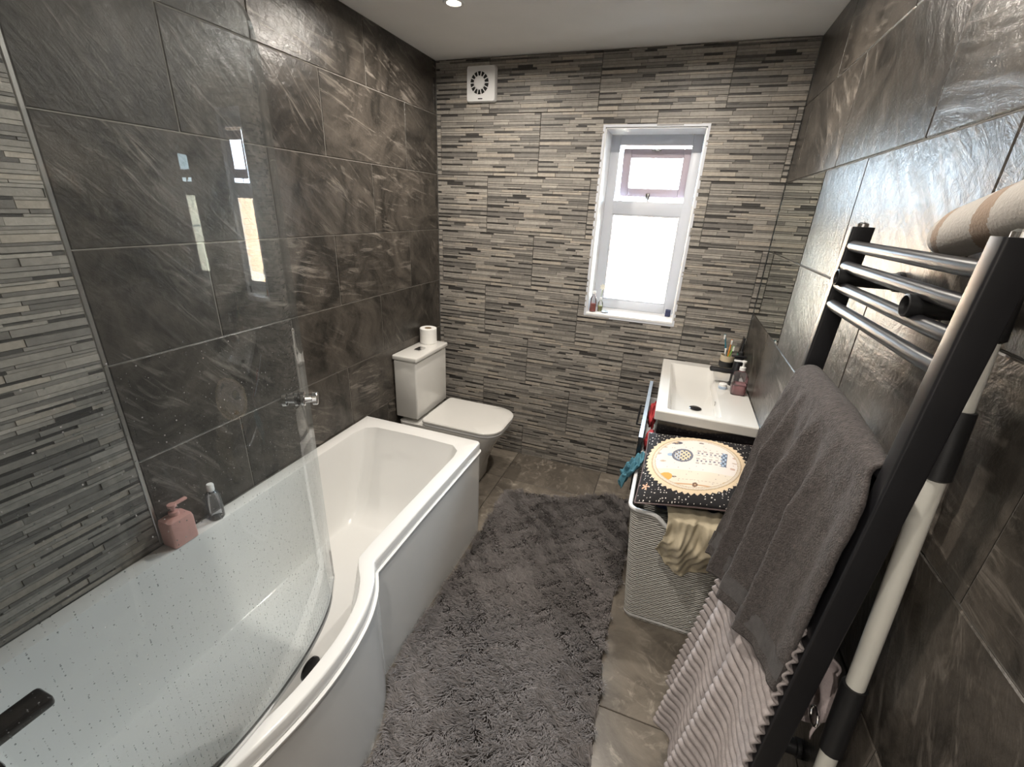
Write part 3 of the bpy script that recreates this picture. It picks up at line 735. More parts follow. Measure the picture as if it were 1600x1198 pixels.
t = thing('wash_basin', (1.69, 2.23, .82), 'white rectangular ceramic basin on the black vanity unit', 'basin')
BX0, BX1, BY0, BY1, BZ = 1.487, 1.894, 1.842, 2.627, .862
b = MB()
o_l = rrect(BX0, BX1, BY0, BY1, .006, 6); n_o = len(o_l)
i_l = rrect(1.538, 1.752, 1.884, 2.560, .016, 6)
def mid(P, f, tx, ty): return [(x + (tx - x) * f, y + (ty - y) * f) for x, y in P]
L3 = lambda P, z: [(x, y, z) for x, y in P]
lo = [L3(rrect(BX0 + .004, BX1, BY0 + .004, BY1, .006, 6), .817), L3(o_l, .821), L3(o_l, .858), L3(rrect(BX0 + .003, BX1, BY0 + .003, BY1, .006, 6), BZ), L3(rrect(1.534, 1.756, 1.880, 2.564, .018, 6), BZ), L3(i_l, .858),
      L3(rrect(1.546, 1.746, 1.892, 2.53, .018, 6), .838), L3(rrect(1.556, 1.741, 1.902, 2.42, .022, 6), .814), L3(rrect(1.585, 1.728, 1.95, 2.27, .03, 6), .803), L3(rrect(1.635, 1.695, 2.05, 2.13, .02, 6), .800)]
b.loft(lo, True, False, True); b.build('bowl', 'ceramic_white', t, smooth=True, angle=28)
b = MB(); b.lathe([(0, 0), (.026, 0), (.028, .003), (.022, .006), (0, .0065)], (1.665, 2.09, .8003), 24); b.build('waste', 'black_gloss', t, smooth=True)
b = MB(); b.lathe([(0, 0), (.010, 0), (.011, -.003), (0, -.004)], (1.7455, 2.10, .838), 16, axis='x'); b.build('overflow', 'chrome', t, smooth=True)

t = thing('basin_tap', (1.838, 2.34, BZ), 'matt black mixer tap on the basin ledge', 'tap')
b = MB(); b.tube([(1.838, 2.34, BZ), (1.838, 2.34, BZ + .012), (1.838, 2.34, BZ + .013), (1.838, 2.34, BZ + .125)], [.026, .026, .022, .022], 20); b.build('body', 'black_metal', t, smooth=True)
b = MB(); b.rbox((1.715, 2.322, BZ + .060), (1.838, 2.358, BZ + .082), .008, 2); b.build('spout', 'black_metal', t, smooth=True)
b = MB(); b.tube([(1.838, 2.34, BZ + .128), (1.838, 2.34, BZ + .145)], .022, 20); b.rbox((1.80, 2.333, BZ + .146), (1.87, 2.347, BZ + .156), .004); b.build('lever', 'black_metal', t, smooth=True)

t = thing('soap_dispenser', (1.845, 2.235, BZ), 'clear hand soap dispenser with pink liquid on the basin ledge', 'soap dispenser')
sx, sy = 1.845, 2.225
def rl(w, w2, z, r=.012): return [(x, y, z) for x, y in rrect(sx - w, sx + w, sy - w2, sy + w2, min(r, w * .9, w2 * .9), 5)]
b = MB(); b.loft([rl(.030, .034, BZ + .0005), rl(.032, .036, BZ + .006), rl(.032, .036, BZ + .085), rl(.029, .032, BZ + .10), rl(.014, .014, BZ + .112), rl(.013, .013, BZ + .118)], True, True, True); bo = b.build('bottle', 'clear_plastic', t, smooth=True)
b = MB(); b.loft([rl(.028, .032, BZ + .004), rl(.030, .034, BZ + .008), rl(.030, .034, BZ + .050)], True, True, True); b.build('soap', 'pink_soap', bo, smooth=True)
b = MB(); b.lathe([(.014, 0), (.014, .016), (.005, .018), (.005, .038), (.011, .039), (.011, .047), (0, .048)], (sx, sy, BZ + .118), 16); b.rbox((sx - .045, sy - .006, BZ + .157), (sx + .005, sy + .006, BZ + .165), .003); b.build('pump', 'lid_white', t, smooth=True)

CUP = (1.812, 2.545)
t = thing('toothbrush_cup', (CUP[0], CUP[1], BZ), 'beige patterned toothbrush cup at the back of the basin', 'cup')
b = MB(); b.loft([[(CUP[0] + r_ * math.cos(q), CUP[1] + r_ * math.sin(q), BZ + .0005 + h) for q in [2 * math.pi * k / 24 for k in range(24)]] for r_, h in ((.030, 0), (.034, .004), (.036, .095), (.033, .095), (.031, .010), (.0, .009))], True, True); cu = b.build('cup_body', 'cup_beige', t, smooth=True)
b = MB(); b.loft([[(CUP[0] + r_ * math.cos(q), CUP[1] + r_ * math.sin(q), BZ + h) for q in [2 * math.pi * k / 24 for k in range(24)]] for r_, h in ((.0352, .03), (.0368, .034), (.0372, .06), (.0366, .064))], True); b.build('dark_band', 'black_plastic', t, smooth=True)
for k, (mt_, dx, dy, lab) in enumerate((('tooth_blue', -.024, .006, 'dark blue toothbrush leaning left in the beige cup'), ('tooth_orange', .004, .020, 'orange handled toothbrush in the middle of the beige cup'), ('tooth_green', .012, -.002, 'green toothbrush in the beige cup beside the orange one'), ('lid_white', -.014, -.016, 'short white toothbrush at the front of the beige cup'))):
    hh = (.205, .175, .150, .135)[k]
    p0 = (CUP[0] - dx * .4, CUP[1] - dy * .4, BZ + .012); p1 = (CUP[0] + dx * 1.5, CUP[1] + dy * 1.5, BZ + hh)
    t = thing('toothbrush', p0, lab, 'toothbrush', 'toothbrushes in the cup')
    b = MB(); b.tube([p0, tuple(np.array(p0) * .55 + np.array(p1) * .45), tuple(np.array(p0) * .2 + np.array(p1) * .8), p1], [.0055, .006, .0035, .005], 8); hd = b.build('handle', mt_, t, smooth=True)
    b = MB(); c1 = np.array(p1); b.rbox(tuple(c1 + (-.004, -.012, -.026)), tuple(c1 + (.004, -.003, -.002)), .001, 1); b.build('bristles', 'lid_white', t)
t = thing('electric_toothbrush', (1.858, 2.50, BZ), 'tall black electric toothbrush standing in the corner behind the tap', 'toothbrush')
b = MB(); b.lathe([(.020, .0005), (.021, .006), (.016, .02), (.015, .12), (.012, .14), (.006, .145)], (1.862, 2.47, BZ), 18); b.build('handle', 'black_plastic', t, smooth=True)
b = MB(); b.tube([(1.862, 2.47, BZ + .145), (1.862, 2.47, BZ + .20), (1.860, 2.47, BZ + .215)], [.005, .004, .006], 10); b.build('brush_head', 'black_plastic', t, smooth=True)
t = thing('toothpaste_tube', (1.87, 2.56, BZ), 'dark green and black toothpaste tube propped upright in the corner', 'tube')
b = MB(); tb = [(1.866, 2.56, BZ + .022), (1.868, 2.563, BZ + .08), (1.872, 2.567, BZ + .20)]
b.loft([[(tb[k][0] + rx * math.cos(q), tb[k][1] + ry * math.sin(q), tb[k][2]) for q in [2 * math.pi * j / 20 for j in range(20)]] for k, rx, ry in ((0, .015, .017), (1, .012, .022), (2, .002, .027))], True, True, True); b.build('body', 'black_gloss', t, smooth=True)
b = MB(); b.loft([[(1.8675 + rx * math.cos(q), 2.562 + ry * math.sin(q), z) for q in [2 * math.pi * j / 20 for j in range(20)]] for z, rx, ry in ((BZ + .07, .0132, .0217), (BZ + .11, .0105, .0235))], True); b.build('green_band', 'tube_green', t, smooth=True)
b = MB(); b.lathe([(.012, .0005), (.013, .003), (.012, .022), (0, .022)], (1.866, 2.56, BZ), 16); b.build('cap', 'lid_white', t, smooth=True)
t = thing('soap_dish', (1.78, 2.26, BZ), 'small blue and white cap lying on the basin ledge beside the soap dispenser', 'cap')
b = MB(); b.lathe([(.018, .0005), (.020, .004), (.020, .012), (.017, .014), (0, .014)], (1.783, 2.262, BZ), 20); b.build('base', 'pale_blue', t, smooth=True)
b = MB(); b.lathe([(.019, 0), (.019, .010), (.016, .013), (0, .013)], (1.783, 2.262, BZ + .0145), 20); b.build('top', 'lid_white', t, smooth=True)

# ------------------------------------------------------------------ window sill bottles
def sill_bottle(name, x, y, r_, h, mat, label):
    z = WZ0 + .0145; t = thing(name, (x, y, z), label, 'bottle')
    b = MB(); b.lathe([(r_ * .9, 0), (r_, .004), (r_, h * .62), (r_ * .45, h * .78), (r_ * .4, h * .86)], (x, y, z), 18); g_ = b.build('glass_body', 'clear_plastic', t, smooth=True)
    b = MB(); b.lathe([(r_ * .82, .003), (r_ * .86, .006), (r_ * .86, h * .38)], (x, y, z), 18); b.build('liquid', mat, g_, smooth=True)
    b = MB(); b.lathe([(r_ * .5, h * .86), (r_ * .5, h), (0, h)], (x, y, z), 14); b.build('cap', 'lid_white', t, smooth=True)
    return t
sill_bottle('scent_bottle', 1.032, D + .035, .019, .125, 'red_liquid', 'clear bottle with red liquid at the left end of the window sill')
sill_bottle('scent_bottle', 1.072, D + .065, .015, .085, 'yellow_liquid', 'small clear bottle with yellow liquid on the window sill')
t = thing('dried_flower', (1.058, D + .10, WZ0 + .0145), 'cream dried flower sprig in a slim vase on the window sill', 'flower')
b = MB(); b.lathe([(.012, 0), (.013, .003), (.010, .05), (.007, .07), (.008, .075)], (1.062, D + .115, WZ0 + .0145), 14); b.build('vase', 'lid_white', t, smooth=True)
b = MB(); b.tube([(1.062, D + .115, WZ0 + .07), (1.064, D + .115, WZ0 + .11), (1.070, D + .112, WZ0 + .15)], .0015, 6); b.build('stem', 'stem_green', t)
for k in range(7):
    q = 2 * math.pi * k / 7; b = MB(); c0 = Vector((1.070, D + .110, WZ0 + .155)); d = Vector((math.cos(q), -.3, math.sin(q))).normalized(); w_ = Vector((-math.sin(q), 0, math.cos(q)))
    b.loft([[c0 + w_ * .001, c0 + Vector((0, .002, 0)), c0 - w_ * .001], [c0 + d * .012 + w_ * .006, c0 + d * .012 + Vector((0, .003, 0)), c0 + d * .012 - w_ * .006], [c0 + d * .022 + w_ * .001, c0 + d * .022 + Vector((0, .001, 0)), c0 + d * .022 - w_ * .001]], True, True, True); b.build('petal', 'petal_cream', t, smooth=True)
b = MB(); b.lathe([(0, .0), (.016, 0), (.024, .005), (.022, .006), (.014, .002), (0, .002)], (1.108, D + .045, WZ0 + .0145), 20); tag(b.build('dark_dish', 'black_plastic', smooth=True), 'small dark dish beside the bottles on the window sill', 'dish')

# ------------------------------------------------------------------ laundry basket
t = thing('laundry_basket', (1.655, 1.675, 0), 'pale grey woven plastic laundry basket overflowing in front of the vanity', 'laundry basket')
def bask(z, z_top=.60, grow=0.0):
    f = z / .60
    x0 = 1.503 - .050 * f - grow; x1 = 1.815 + .03 * f + grow; y0 = 1.523 - .025 * f - grow; y1 = 1.828 + .012 * f + grow
    return rrect(x0, x1, y0, y1, .035, 7)
NBK = 120
def bl(z, grow=0.0, dip=0.0):
    P = resample(bask(z, grow=grow), NBK, True); out = []
    for x, y in P:
        # the rim dips in the middle of the near side and of the far side (hand holds)
        k = math.exp(-((x - 1.66) / .085) ** 4) if (y < 1.56 or y > 1.78) else 0
        out.append((x, y, z - dip * k))
    return out
b = MB()
b.loft([bl(.001, -.006), bl(.006), bl(.15), bl(.30), bl(.45, 0, .0), bl(.52, 0, .03), bl(.575, 0, .055)], True, True); b.loft([bl(.575, -.004, .055), bl(.30, -.004), bl(.012, -.004)], True, False, True)
b.build('body', 'basket_weave', t, smooth=True)
b = MB(); rim = [Vector(q) for q in bl(.58, .001, .055)]; rim.append(rim[0])
b.tube(rim, .0085, 10, False); b.build('rim', 'plastic_white', t, smooth=True)
b = MB()
for k in range(3): b.loft([bl(zz, .0022) for zz in (.018 + k * .004, .022 + k * .004)], True)
b.build('base_rib', 'plastic_white', t, smooth=True)

# laundry heap inside (under the cushion) and the beige garment spilling over the near edge
crumple('laundry_heap', 'navy_cloth', (1.66, 1.70, .545), .14, .10, .055, 2.1, 'dark laundry heaped in the basket below the cushion', 'laundry', .16)
b = MB()
def spill(u, v):
    # u across, v from inside the basket over the rim and down the front
    x = 1.575 + .262 * u + .022 * math.sin(3.2 * v + 4 * u)
    hang = .225 * (0.40 + .60 * math.sin(math.pi * min(1, u * .9 + .10)) ** .7)
    if v < .35:
        q = v / .35; y = 1.60 - .105 * q; z = .596 + .012 * math.sin(math.pi * q)
    else:
        q = (v - .35) / .65; y = 1.492 - .034 * math.sin(math.pi * min(1, q * 1.05)) - .006 * q; z = .598 - hang * q - .02 * q * q * u
    f1 = math.sin(u * 12 + 2.6 * math.sin(v * 4.2) + 5 * v); f2 = math.sin(u * 25 - v * 11 + 1.3 + math.sin(v * 6)); f3 = math.sin(v * 17 + 5 * u + 2.4 * math.sin(u * 6))
    am = .0135 * (.35 + .65 * min(1, v * 1.4))
    y += -am * (f1 + .5 * f2 + .25 * math.sin(u * 47 + v * 19 + 3 * math.sin(v * 8))) - .008 * f3 * min(1, v * 2) - .016
    z += .006 * f2 * (v < .35) * (1 - v / .35) + .006 * f3 * min(1, v)
    return (x, y, z)
b.grid(spill, 110, 90)
o = b.build('beige_garment', 'beige_cloth', smooth=True, angle=100); tag(o, 'crumpled beige garment spilling over the front of the laundry basket', 'clothing')
so_ = o.modifiers.new('thick', 'SOLIDIFY'); so_.thickness = .003
# teal cloth
b = MB()
def teal(u, v):
    x = 1.476 - .080 * u + .010 * math.sin(14 * v) * u; y = 1.848 - .10 * v + .010 * math.sin(9 * u); z = .640 - .060 * u - .060 * u * u + .022 * math.sin(13 * v + 3 * u) * (.3 + u) - .02 * v * u + .008 * math.sin(24 * u + 7 * v)
    return (x, y, z)
b.grid(teal, 30, 34); o = b.build('teal_cloth', 'teal_cloth', smooth=True, angle=100); o.location.x -= .006; tag(o, 'teal cloth hanging out beside the cushion corner', 'cloth'); sm = o.modifiers.new('thick', 'SOLIDIFY'); sm.thickness = .008

# ------------------------------------------------------------------ cushion with the printed sun disc
CN = 190
def cush_col(u, v):
    """print on the cushion: u across (-1..1), v near to far (-1..1)"""
    black = (.012, .011, .013); cream = (.78, .70, .60); gold = (.72, .50, .22); pale = (.80, .74, .70)
    r_ = math.hypot(u / .985, (v - .07) / .89); th = math.atan2((v - .07) / .89, u / .985)
    zig = .955 + .028 * (2 * abs((th * 52 / (2 * math.pi)) % 1 - .5) * 2 - 1)
    if r_ > zig:
        gx, gy = u * 17, v * 17; ix, iy = math.floor(gx), math.floor(gy); h = math.sin(ix * 127.1 + iy * 311.7) * 43758.5453; h -= math.floor(h)
        cx_, cy_ = .3 + .4 * ((h * 7) % 1), .3 + .4 * ((h * 13) % 1)
        if h > .58 and math.hypot(gx - ix - cx_, gy - iy - cy_) < .13 + .11 * ((h * 29) % 1): return (.75, .70, .66)
        # little gold star near the near-left corner
        dx, dy = u + .86, v + .66; q = math.atan2(dy, dx)
        if math.hypot(dx, dy) < .05 + .035 * math.cos(5 * q): return (.75, .45, .30)
        return black
    if r_ > .86: return tuple(gold[k] * .45 + cream[k] * .55 for k in range(3))
    if r_ > .835: return (.50, .38, .25)
    if r_ > .79:
        return (.62, .50, .36) if (th * 90 / math.pi) % 1 < .4 else (.74, .68, .60)
    if r_ > .775: return (.55, .44, .32)
    c_ = pale if v > -.2 else (.76, .69, .58)
    # central figure: a pointed head at the left, body to the right
    fx, fy = u, v - .22
    hd = math.hypot((fx + .27) / .20, fy / .20)
    if hd < 1 and fx < -.06:
        st = math.sin(fx * 70) * math.sin(fy * 60)
        if .78 < hd: return (.16, .17, .22)
        if st > .25: return (.10, .10, .12)
        if st < -.35: return (.30, .42, .60) if fx < -.3 else (.72, .62, .30)
        return (.70, .66, .60)
    if math.hypot((fx + .50) / .06, fy / .05) < 1: return (.35, .48, .66)
    if -.02 < fx < .46 and abs(fy) < .20:
        if abs(abs(fy) - .175) < .018 or abs(abs(fy) - .05) < .013: return (.45, .40, .38) if math.sin(fx * 55) > -.1 else c_
        if abs(abs(fy) - .11) < .02 and math.sin(fx * 80) > .2: return (.20, .20, .25)
    if .44 < fx < .56 and abs(fy) < .22:
        return (.12, .14, .20) if math.sin(fx * 80) * math.sin(fy * 50 + .7) > -.1 else (.40, .52, .66)
    # small ornaments
    for ox, oy, ra, rb, cc in ((-.52, -.40, .125, .10, (.70, .40, .10)), (.60, -.44, .075, .06, (.62, .42, .20)), (.04, -.56, .05, .055, (.20, .12, .08)), (-.42, .62, .12, .05, (.08, .08, .12)),
                               (-.72, .24, .05, .03, (.45, .40, .38)), (-.62, .45, .05, .02, (.55, .45, .38)), (.70, .34, .05, .03, (.58, .42, .36)), (.70, .18, .05, .02, (.55, .45, .40)), (.68, .0, .05, .03, (.58, .42, .36)), (-.62, .02, .06, .025, (.55, .45, .38)), (.05, .68, .05, .02, (.1, .1, .12)), (-.36, -.40, .05, .014, (.08, .06, .05))):
        q = math.hypot((u - ox) / ra, (v - oy) / rb)
        if q < 1: return cc if q > .35 or cc[0] > .6 else (.55, .4, .25)
    if abs(v + .56) < .012 and -.45 < u < .55: return (.60, .38, .22)
    if abs(v + .44) < .006 and -.3 < u < .5 and math.sin(u * 90) > 0: return (.5, .38, .3)
    h = math.sin(math.floor(u * 24) * 12.9898 + math.floor(v * 24) * 78.233) * 43758.5453; h -= math.floor(h)
    if h > .95 and math.hypot(u * 24 % 1 - .5, v * 24 % 1 - .5) < .25: return (.5, .42, .4)
    return c_
cu_root = thing('printed_cushion', (1.67, 1.67, .6), 'black square cushion printed with a cream sun disc, lying on the laundry basket', 'cushion')
# corners: near-left, near-right, far-right, far-left
c_nl, c_nr, c_fr, c_fl = np.array((1.468, 1.466, .632)), np.array((1.850, 1.525, .660)), np.array((1.888, 1.853, .775)), np.array((1.478, 1.850, .745))
nrm_c = np.cross(c_nr - c_nl, c_fl - c_nl); nrm_c /= np.linalg.norm(nrm_c)
def cush_pt(u, v, side):
    a_, d_ = (u + 1) / 2, (v + 1) / 2
    p_ = (c_nl * (1 - a_) + c_nr * a_) * (1 - d_) + (c_fl * (1 - a_) + c_fr * a_) * d_
    e_ = max(0, (1 - u * u)) * max(0, (1 - v * v)); th_ = .042 * e_ ** .40
    pin = 1 - .035 * (1 - abs(u)) * abs(v) ** 4 - .0 * u
    cc = (c_nl + c_nr + c_fr + c_fl) / 4
    p_ = cc + (p_ - cc) * (1 - .03 * ((1 - u * u) * v ** 6 + (1 - v * v) * u ** 6))
    return p_ + nrm_c * (side * th_ + (.003 * wob(u * 4, v * 4, 2) * e_ if side > 0 else 0))
def cush_mesh(side, nn, mat, name, colf=None, uv=1.0):
    us = np.linspace(-1, 1, nn); vs = [tuple(cush_pt(u, v, side)) for v in us for u in us]; fs = []; cs = []
    for j in range(nn - 1):
        for i in range(nn - 1):
            a_ = j * nn + i; fs.append((a_, a_ + 1, a_ + nn + 1, a_ + nn)); cs.append(colf((us[i] + us[i + 1]) / 2, (us[j] + us[j + 1]) / 2) if colf else None)
    b_ = MB(); b_.v = vs; b_.f = fs; b_.c = cs; b_.has = colf is not None
    return b_.build(name, mat, cu_root, smooth=True, angle=120)
cush_mesh(1, CN, 'cushion_print', 'printed_top', cush_col)
cush_mesh(-1, 40, 'black_plastic', 'underside')
b = MB(); us = np.linspace(-1, 1, 24)
rim = [cush_pt(u, -1, 0) for u in us] + [cush_pt(1, v, 0) for v in us[1:]] + [cush_pt(u, 1, 0) for u in us[::-1][1:]] + [cush_pt(-1, v, 0) for v in us[::-1][1:]]
b.tube(rim, .0035, 8, False); b.build('piping', 'rubber_grey', cu_root, smooth=True)

# ------------------------------------------------------------------ towel radiator
RX = 1.815
def rx(z): return RX - .033 * (1.645 - z)      # the rail stands off a little more towards its foot
t = thing('towel_rail', (RX, .92, .42), 'tall matt black heated towel rail on the right wall', 'towel rail')
RZ0, RZ1 = .44, 1.645; UF, UN = 1.165, .672
for yc in (UF, UN):
    b = MB()
    pf = [(-.019, -.015), (.019, -.015), (.019, .015), (-.019, .015)]
    pf = rrect(-.019, .021, yc - .0155, yc + .0155, .004, 4)
    b.loft([[(x + rx(z), y, z) for x, y in pf] for z in (RZ0, RZ0 + .003, RZ1 - .003, RZ1)], True, True, True); up = b.build('upright', 'black_metal', t, smooth=True)
    b = MB(); b.lathe([(.0, .0), (.010, 0), (.010, .006), (.006, .009), (0, .009)], (RX + .002, yc, RZ1), 16); b.build('end_plug', 'chrome', up, smooth=True)
bars = [1.607, 1.566, 1.525, 1.484, 1.318, 1.277, 1.236, 1.195, 1.03, .989, .948, .907, .74, .699, .658, .617, .515, .475]
for z in bars:
    b = MB(); pts = [(rx(z) - .006, UN + .005, z), (rx(z) - .010, UN + .06, z), (rx(z) - .010, UF - .06, z), (rx(z) - .006, UF - .005, z)]
    b.tube(pts, .0112, 14); b.build('bar', 'black_metal', t, smooth=True)
for yc in (.79, 1.115):
    for z in (1.545, .58):
        b = MB()
        x0b = 1.7835 if z > 1 else 1.75; prof = [(.0, .010), (.0125, .010), (.014, .0), (.0165, .001), (.0165, .05), (.0165, W - x0b - .012), (.020, W - x0b - .010), (.020, W - x0b - .0005)]
        b.loft([[(x0b + h, yc + r_ * math.cos(q), z + r_ * math.sin(q)) for q in [2 * math.pi * k / 20 for k in range(20)]] for r_, h in prof], True); b.build('wall_bracket', 'black_plastic', t, smooth=True)
for yc in (UF, UN):
    xv = rx(RZ0); b = MB(); b.tube([(xv, yc, RZ0), (xv, yc, .33), (xv, yc, .30)], [.009, .009, .014], 12); b.tube([(xv - .03, yc, .30), (W - .0005, yc, .30)], .011, 12); b.build('valve', 'chrome', t, smooth=True)

# ------------------------------------------------------------------ towels on the rail
def drape(bar_z, ya, yb, front, back, xoff, amp, seed, waves, gq=.16, spread=0.0, rib=0.0, ribp=.016, hem=None, splay=0.0, nu=90, nv=150):
    """sheet hung over a bar: u along the bar (near -> far), v from the back hem over the bar to the front hem"""
    def fn(u, v):
        rr_ = .0135 + (xoff - .0135) * min(1, .15 + u * 1.8)
        fl_ = front * (1 + (hem(u) if hem else 0)); tot = back + math.pi * rr_ + fl_; s_ = v * tot
        y = ya + (yb - ya) * u
        xb = rx(bar_z) - .010
        if s_ < back: side, dz = 1, back - s_; x, z = xb + rr_, bar_z - dz; q = dz
        elif s_ < back + math.pi * rr_:
            a_ = (s_ - back) / rr_; x, z, q = xb + rr_ * math.cos(a_), bar_z + rr_ * math.sin(a_), 0.0
        else:
            q = s_ - back - math.pi * rr_; x, z = xb - rr_, bar_z - q
        fr = s_ > back + math.pi * rr_
        x += rx(z) - rx(bar_z) if fr else 0.0
        g = min(1, q / gq) * min(1, .12 + u * 2.6)
        w0 = math.sin(waves * math.pi * u + seed + .8 * math.sin(2.2 * u + seed)); w1 = 1.7 * abs(w0 * .5 + .5) ** 1.6 - .8; w2 = math.sin(waves * 1.6 * math.pi * u + seed * 2 + q * 2.0)
        if fr:
            x -= amp * (.05 + .95 * g) * (.9 + .85 * w1 + .3 * w2) + splay * q * q * min(1, u * 2)
            y -= .026 * max(0, 1 - u * 2) ** 2 * min(1, q / .04)
            y += .012 * min(1, u * 3) * math.cos(waves * math.pi * u + seed) * g + spread * q * (u - .35)
        else:
            x = min(x + .006 * w1 * g, W - .012)
        if rib and fr:
            x -= rib * (math.sin(q / ribp * 2 * math.pi + .9 * w1)); z += rib * .4 * math.cos(q / ribp * 2 * math.pi)
        if fr: x += .0015 * wob(u * 40, q * 60, seed)
        return (x, y, z)
    return fn
b = MB()
fn = drape(1.318, .690, 1.125, .50, .20, .028, .021, .4, 8.2, spread=.0, hem=lambda u: -.10 + .22 * u, splay=.115)
b.grid(fn, 110, 170); o = b.build('grey_towel', 'towel_grey', smooth=True, angle=120); tag(o, 'dark grey bath towel draped in folds over the towel rail', 'towel')
sm = o.modifiers.new('thick', 'SOLIDIFY'); sm.thickness = .006; sm.offset = 0
# woven band near the front hem (a strip of its own just proud of the pile)
b = MB(); tot = None
b.grid(lambda u, v: tuple(np.array(fn(u, .905 + .060 * v)) + np.array((-.0042, 0, 0))), 110, 16); o2 = b.build('woven_band', 'towel_band', smooth=True, angle=120)
o2.parent = o; o2.matrix_parent_inverse = Matrix.Translation(-Vector(o.location))
b = MB()
fn2 = drape(1.030, .690, 1.12, .86, .28, .0165, .034, 2.0, 5.6, gq=.75, spread=.05, rib=.0052, ribp=.0275, splay=.045)
b.grid(fn2, 110, 470); o = b.build('ribbed_towel', 'ribbed_towel', smooth=True, angle=120); tag(o, 'pale mauve ribbed towel hanging below the dark grey towel', 'towel')
sm = o.modifiers.new('thick', 'SOLIDIFY'); sm.thickness = .005; sm.offset = 0

# rolled towel lying on top of the rail, against the wall
b = MB()
cA, cB = np.array((1.856, .920, 1.636)), np.array((1.850, .46, 1.745))
nu, nv = 40, 150
tan_, crm = (.27, .19, .13), (.42, .39, .355)
prof = []
L_ = np.linalg.norm(cB - cA)
for j in range(nv):
    s_ = j / (nv - 1) * L_; k = min(1, math.sqrt(max(0, 1 - (1 - min(1, s_ / .055)) ** 2))); k2 = min(1, math.sqrt(max(0, 1 - (1 - min(1, (L_ - s_) / .03)) ** 2)))
    prof.append((s_, max(.002, .037 * min(k, k2) ** .8)))
loops = []
for s_, r_ in prof:
    c0 = cA + (cB - cA) * s_ / L_
    loops.append([(c0[0] + r_ * (1 + .03 * math.sin(2 * q + s_ * 8)) * math.cos(q), c0[1], c0[2] + r_ * 1.0 * math.sin(q) + (cA[2] - cB[2]) * 0) for q in [2 * math.pi * i / nu for i in range(nu)]])
for j in range(nv - 1):
    s_ = prof[j][0]
    for i in range(nu):
        q = 2 * math.pi * i / nu; sk = s_ + .02 * math.cos(q + .5)
        cc = tan_ if (.030 < sk < .048 or .125 < sk < .160 or .27 < sk < .305 or .40 < sk < .43) else crm
        b.add([loops[j][i], loops[j][(i + 1) % nu], loops[j + 1][(i + 1) % nu], loops[j + 1][i]], [(0, 1, 2, 3)], cc)
rt = b.build('rolled_towel', 'rolled_towel', smooth=True, normals=False)
bm = bmesh.new(); bm.from_mesh(rt.data); bmesh.ops.remove_doubles(bm, verts=bm.verts[:], dist=.00005); bmesh.ops.recalc_face_normals(bm, faces=bm.faces[:]); bm.to_mesh(rt.data); bm.free()
tag(rt, 'rolled cream towel with tan stripes lying on top of the towel rail', 'towel')

# white pole with black sleeves standing behind the near upright
t = thing('white_pole', (1.866, .655, 0), 'white pole with black sleeves standing against the wall behind the towel rail', 'pole')
px, py = 1.867, .742
b = MB(); b.tube([(px, py - .17, .012), (px, py + .01, 1.59)], .0140, 18); b.build('tube', 'pole_white', t, smooth=True)
for z0, z1 in ((1.315, 1.42), (.78, .93), (1.515, 1.58)):
    b = MB(); yy = lambda z: py - .17 + .17 * z / 1.5
    b.tube([(px, yy(z0), z0), (px, yy(z0), z0 + .002), (px, yy(z1), z1 - .002), (px, yy(z1), z1)], [.0145, .0185, .0185, .0145], 18); b.build('sleeve', 'black_plastic', t, smooth=True)
b = MB(); b.tube([(px, py - .17, .0), (px, py - .167, .03)], .019, 16); b.build('foot', 'black_plastic', t, smooth=True)
b = MB()
b.tube([(1.846 - .03 * math.sin(q) ** 2 * 0, .70 + .016 * math.cos(q), .80 + .016 * math.sin(q)) for q in [2 * math.pi * k / 20 for k in range(21)]], .0025, 8); ring = b.build('chrome_ring', 'chrome', smooth=True); tag(ring, 'chrome ring hanging at the lower sleeve of the pole', 'ring')
b = MB()
def mv(u, v):
    return (1.858 + .010 * math.sin(7 * u + 5 * v) + .004 * (v - .5), .715 + .075 * u - .03 * v + .012 * math.sin(9 * v), .90 - .15 * v + .03 * math.sin(6 * u) * v)
b.grid(mv, 26, 30); o = b.build('mauve_cloth', 'mauve_cloth', smooth=True, angle=100); tag(o, 'small mauve cloth tucked behind the towel rail near the pole', 'cloth'); sm = o.modifiers.new('thick', 'SOLIDIFY'); sm.thickness = .004

# ------------------------------------------------------------------ shaggy rug
rug = thing('shaggy_rug', (1.08, 1.2, 0), 'grey brown shaggy rug on the floor beside the bath', 'rug')
rg = np.random.default_rng(5)
RUG_Y = np.linspace(-.2, 2.4, 80)
_po = [q for q in bulge_o]
RUG_L = np.interp(RUG_Y, [-.2, .08] + [q[1] for q in _po[1:]] + [1.0, 2.4], [.80, .80] + [max(q[0], .80) if q[1] < .56 else q[0] for q in _po[1:]] + [.694, .694]) + .022
def rug_edge(x, y):
    """inside test with a soft wavy outline"""
    wl_ = np.interp(y, RUG_Y, RUG_L) + .006 * np.sin(9 * y); wr = 1.462 + .012 * np.sin(7 * y + 1) + .005 * np.sin(23 * y)
    top = 2.13 + .23 * (x - .7) / .7 + .02 * np.sin(11 * x)
    return (x > wl_) & (x < wr) & (y < top) & (y > -.15)
b = MB(); ys = np.linspace(-.14, 2.1, 60)
ring = [(float(np.interp(y, RUG_Y, RUG_L)) + .006, y) for y in ys] + [(1.45, 2.3)] + [(1.45, y) for y in np.linspace(2.2, -.14, 50)]
b.loft([[(x, y, .001) for x, y in ring], [(x, y, .009) for x, y in ring]], True, True, True); b.build('backing', 'rug_back', rug)
n_bl = 150000
X = rg.uniform(.70, 1.50, n_bl); Y = rg.uniform(-.12, 2.42, n_bl); ok = rug_edge(X, Y); X, Y = X[ok], Y[ok]; nb_ = len(X)
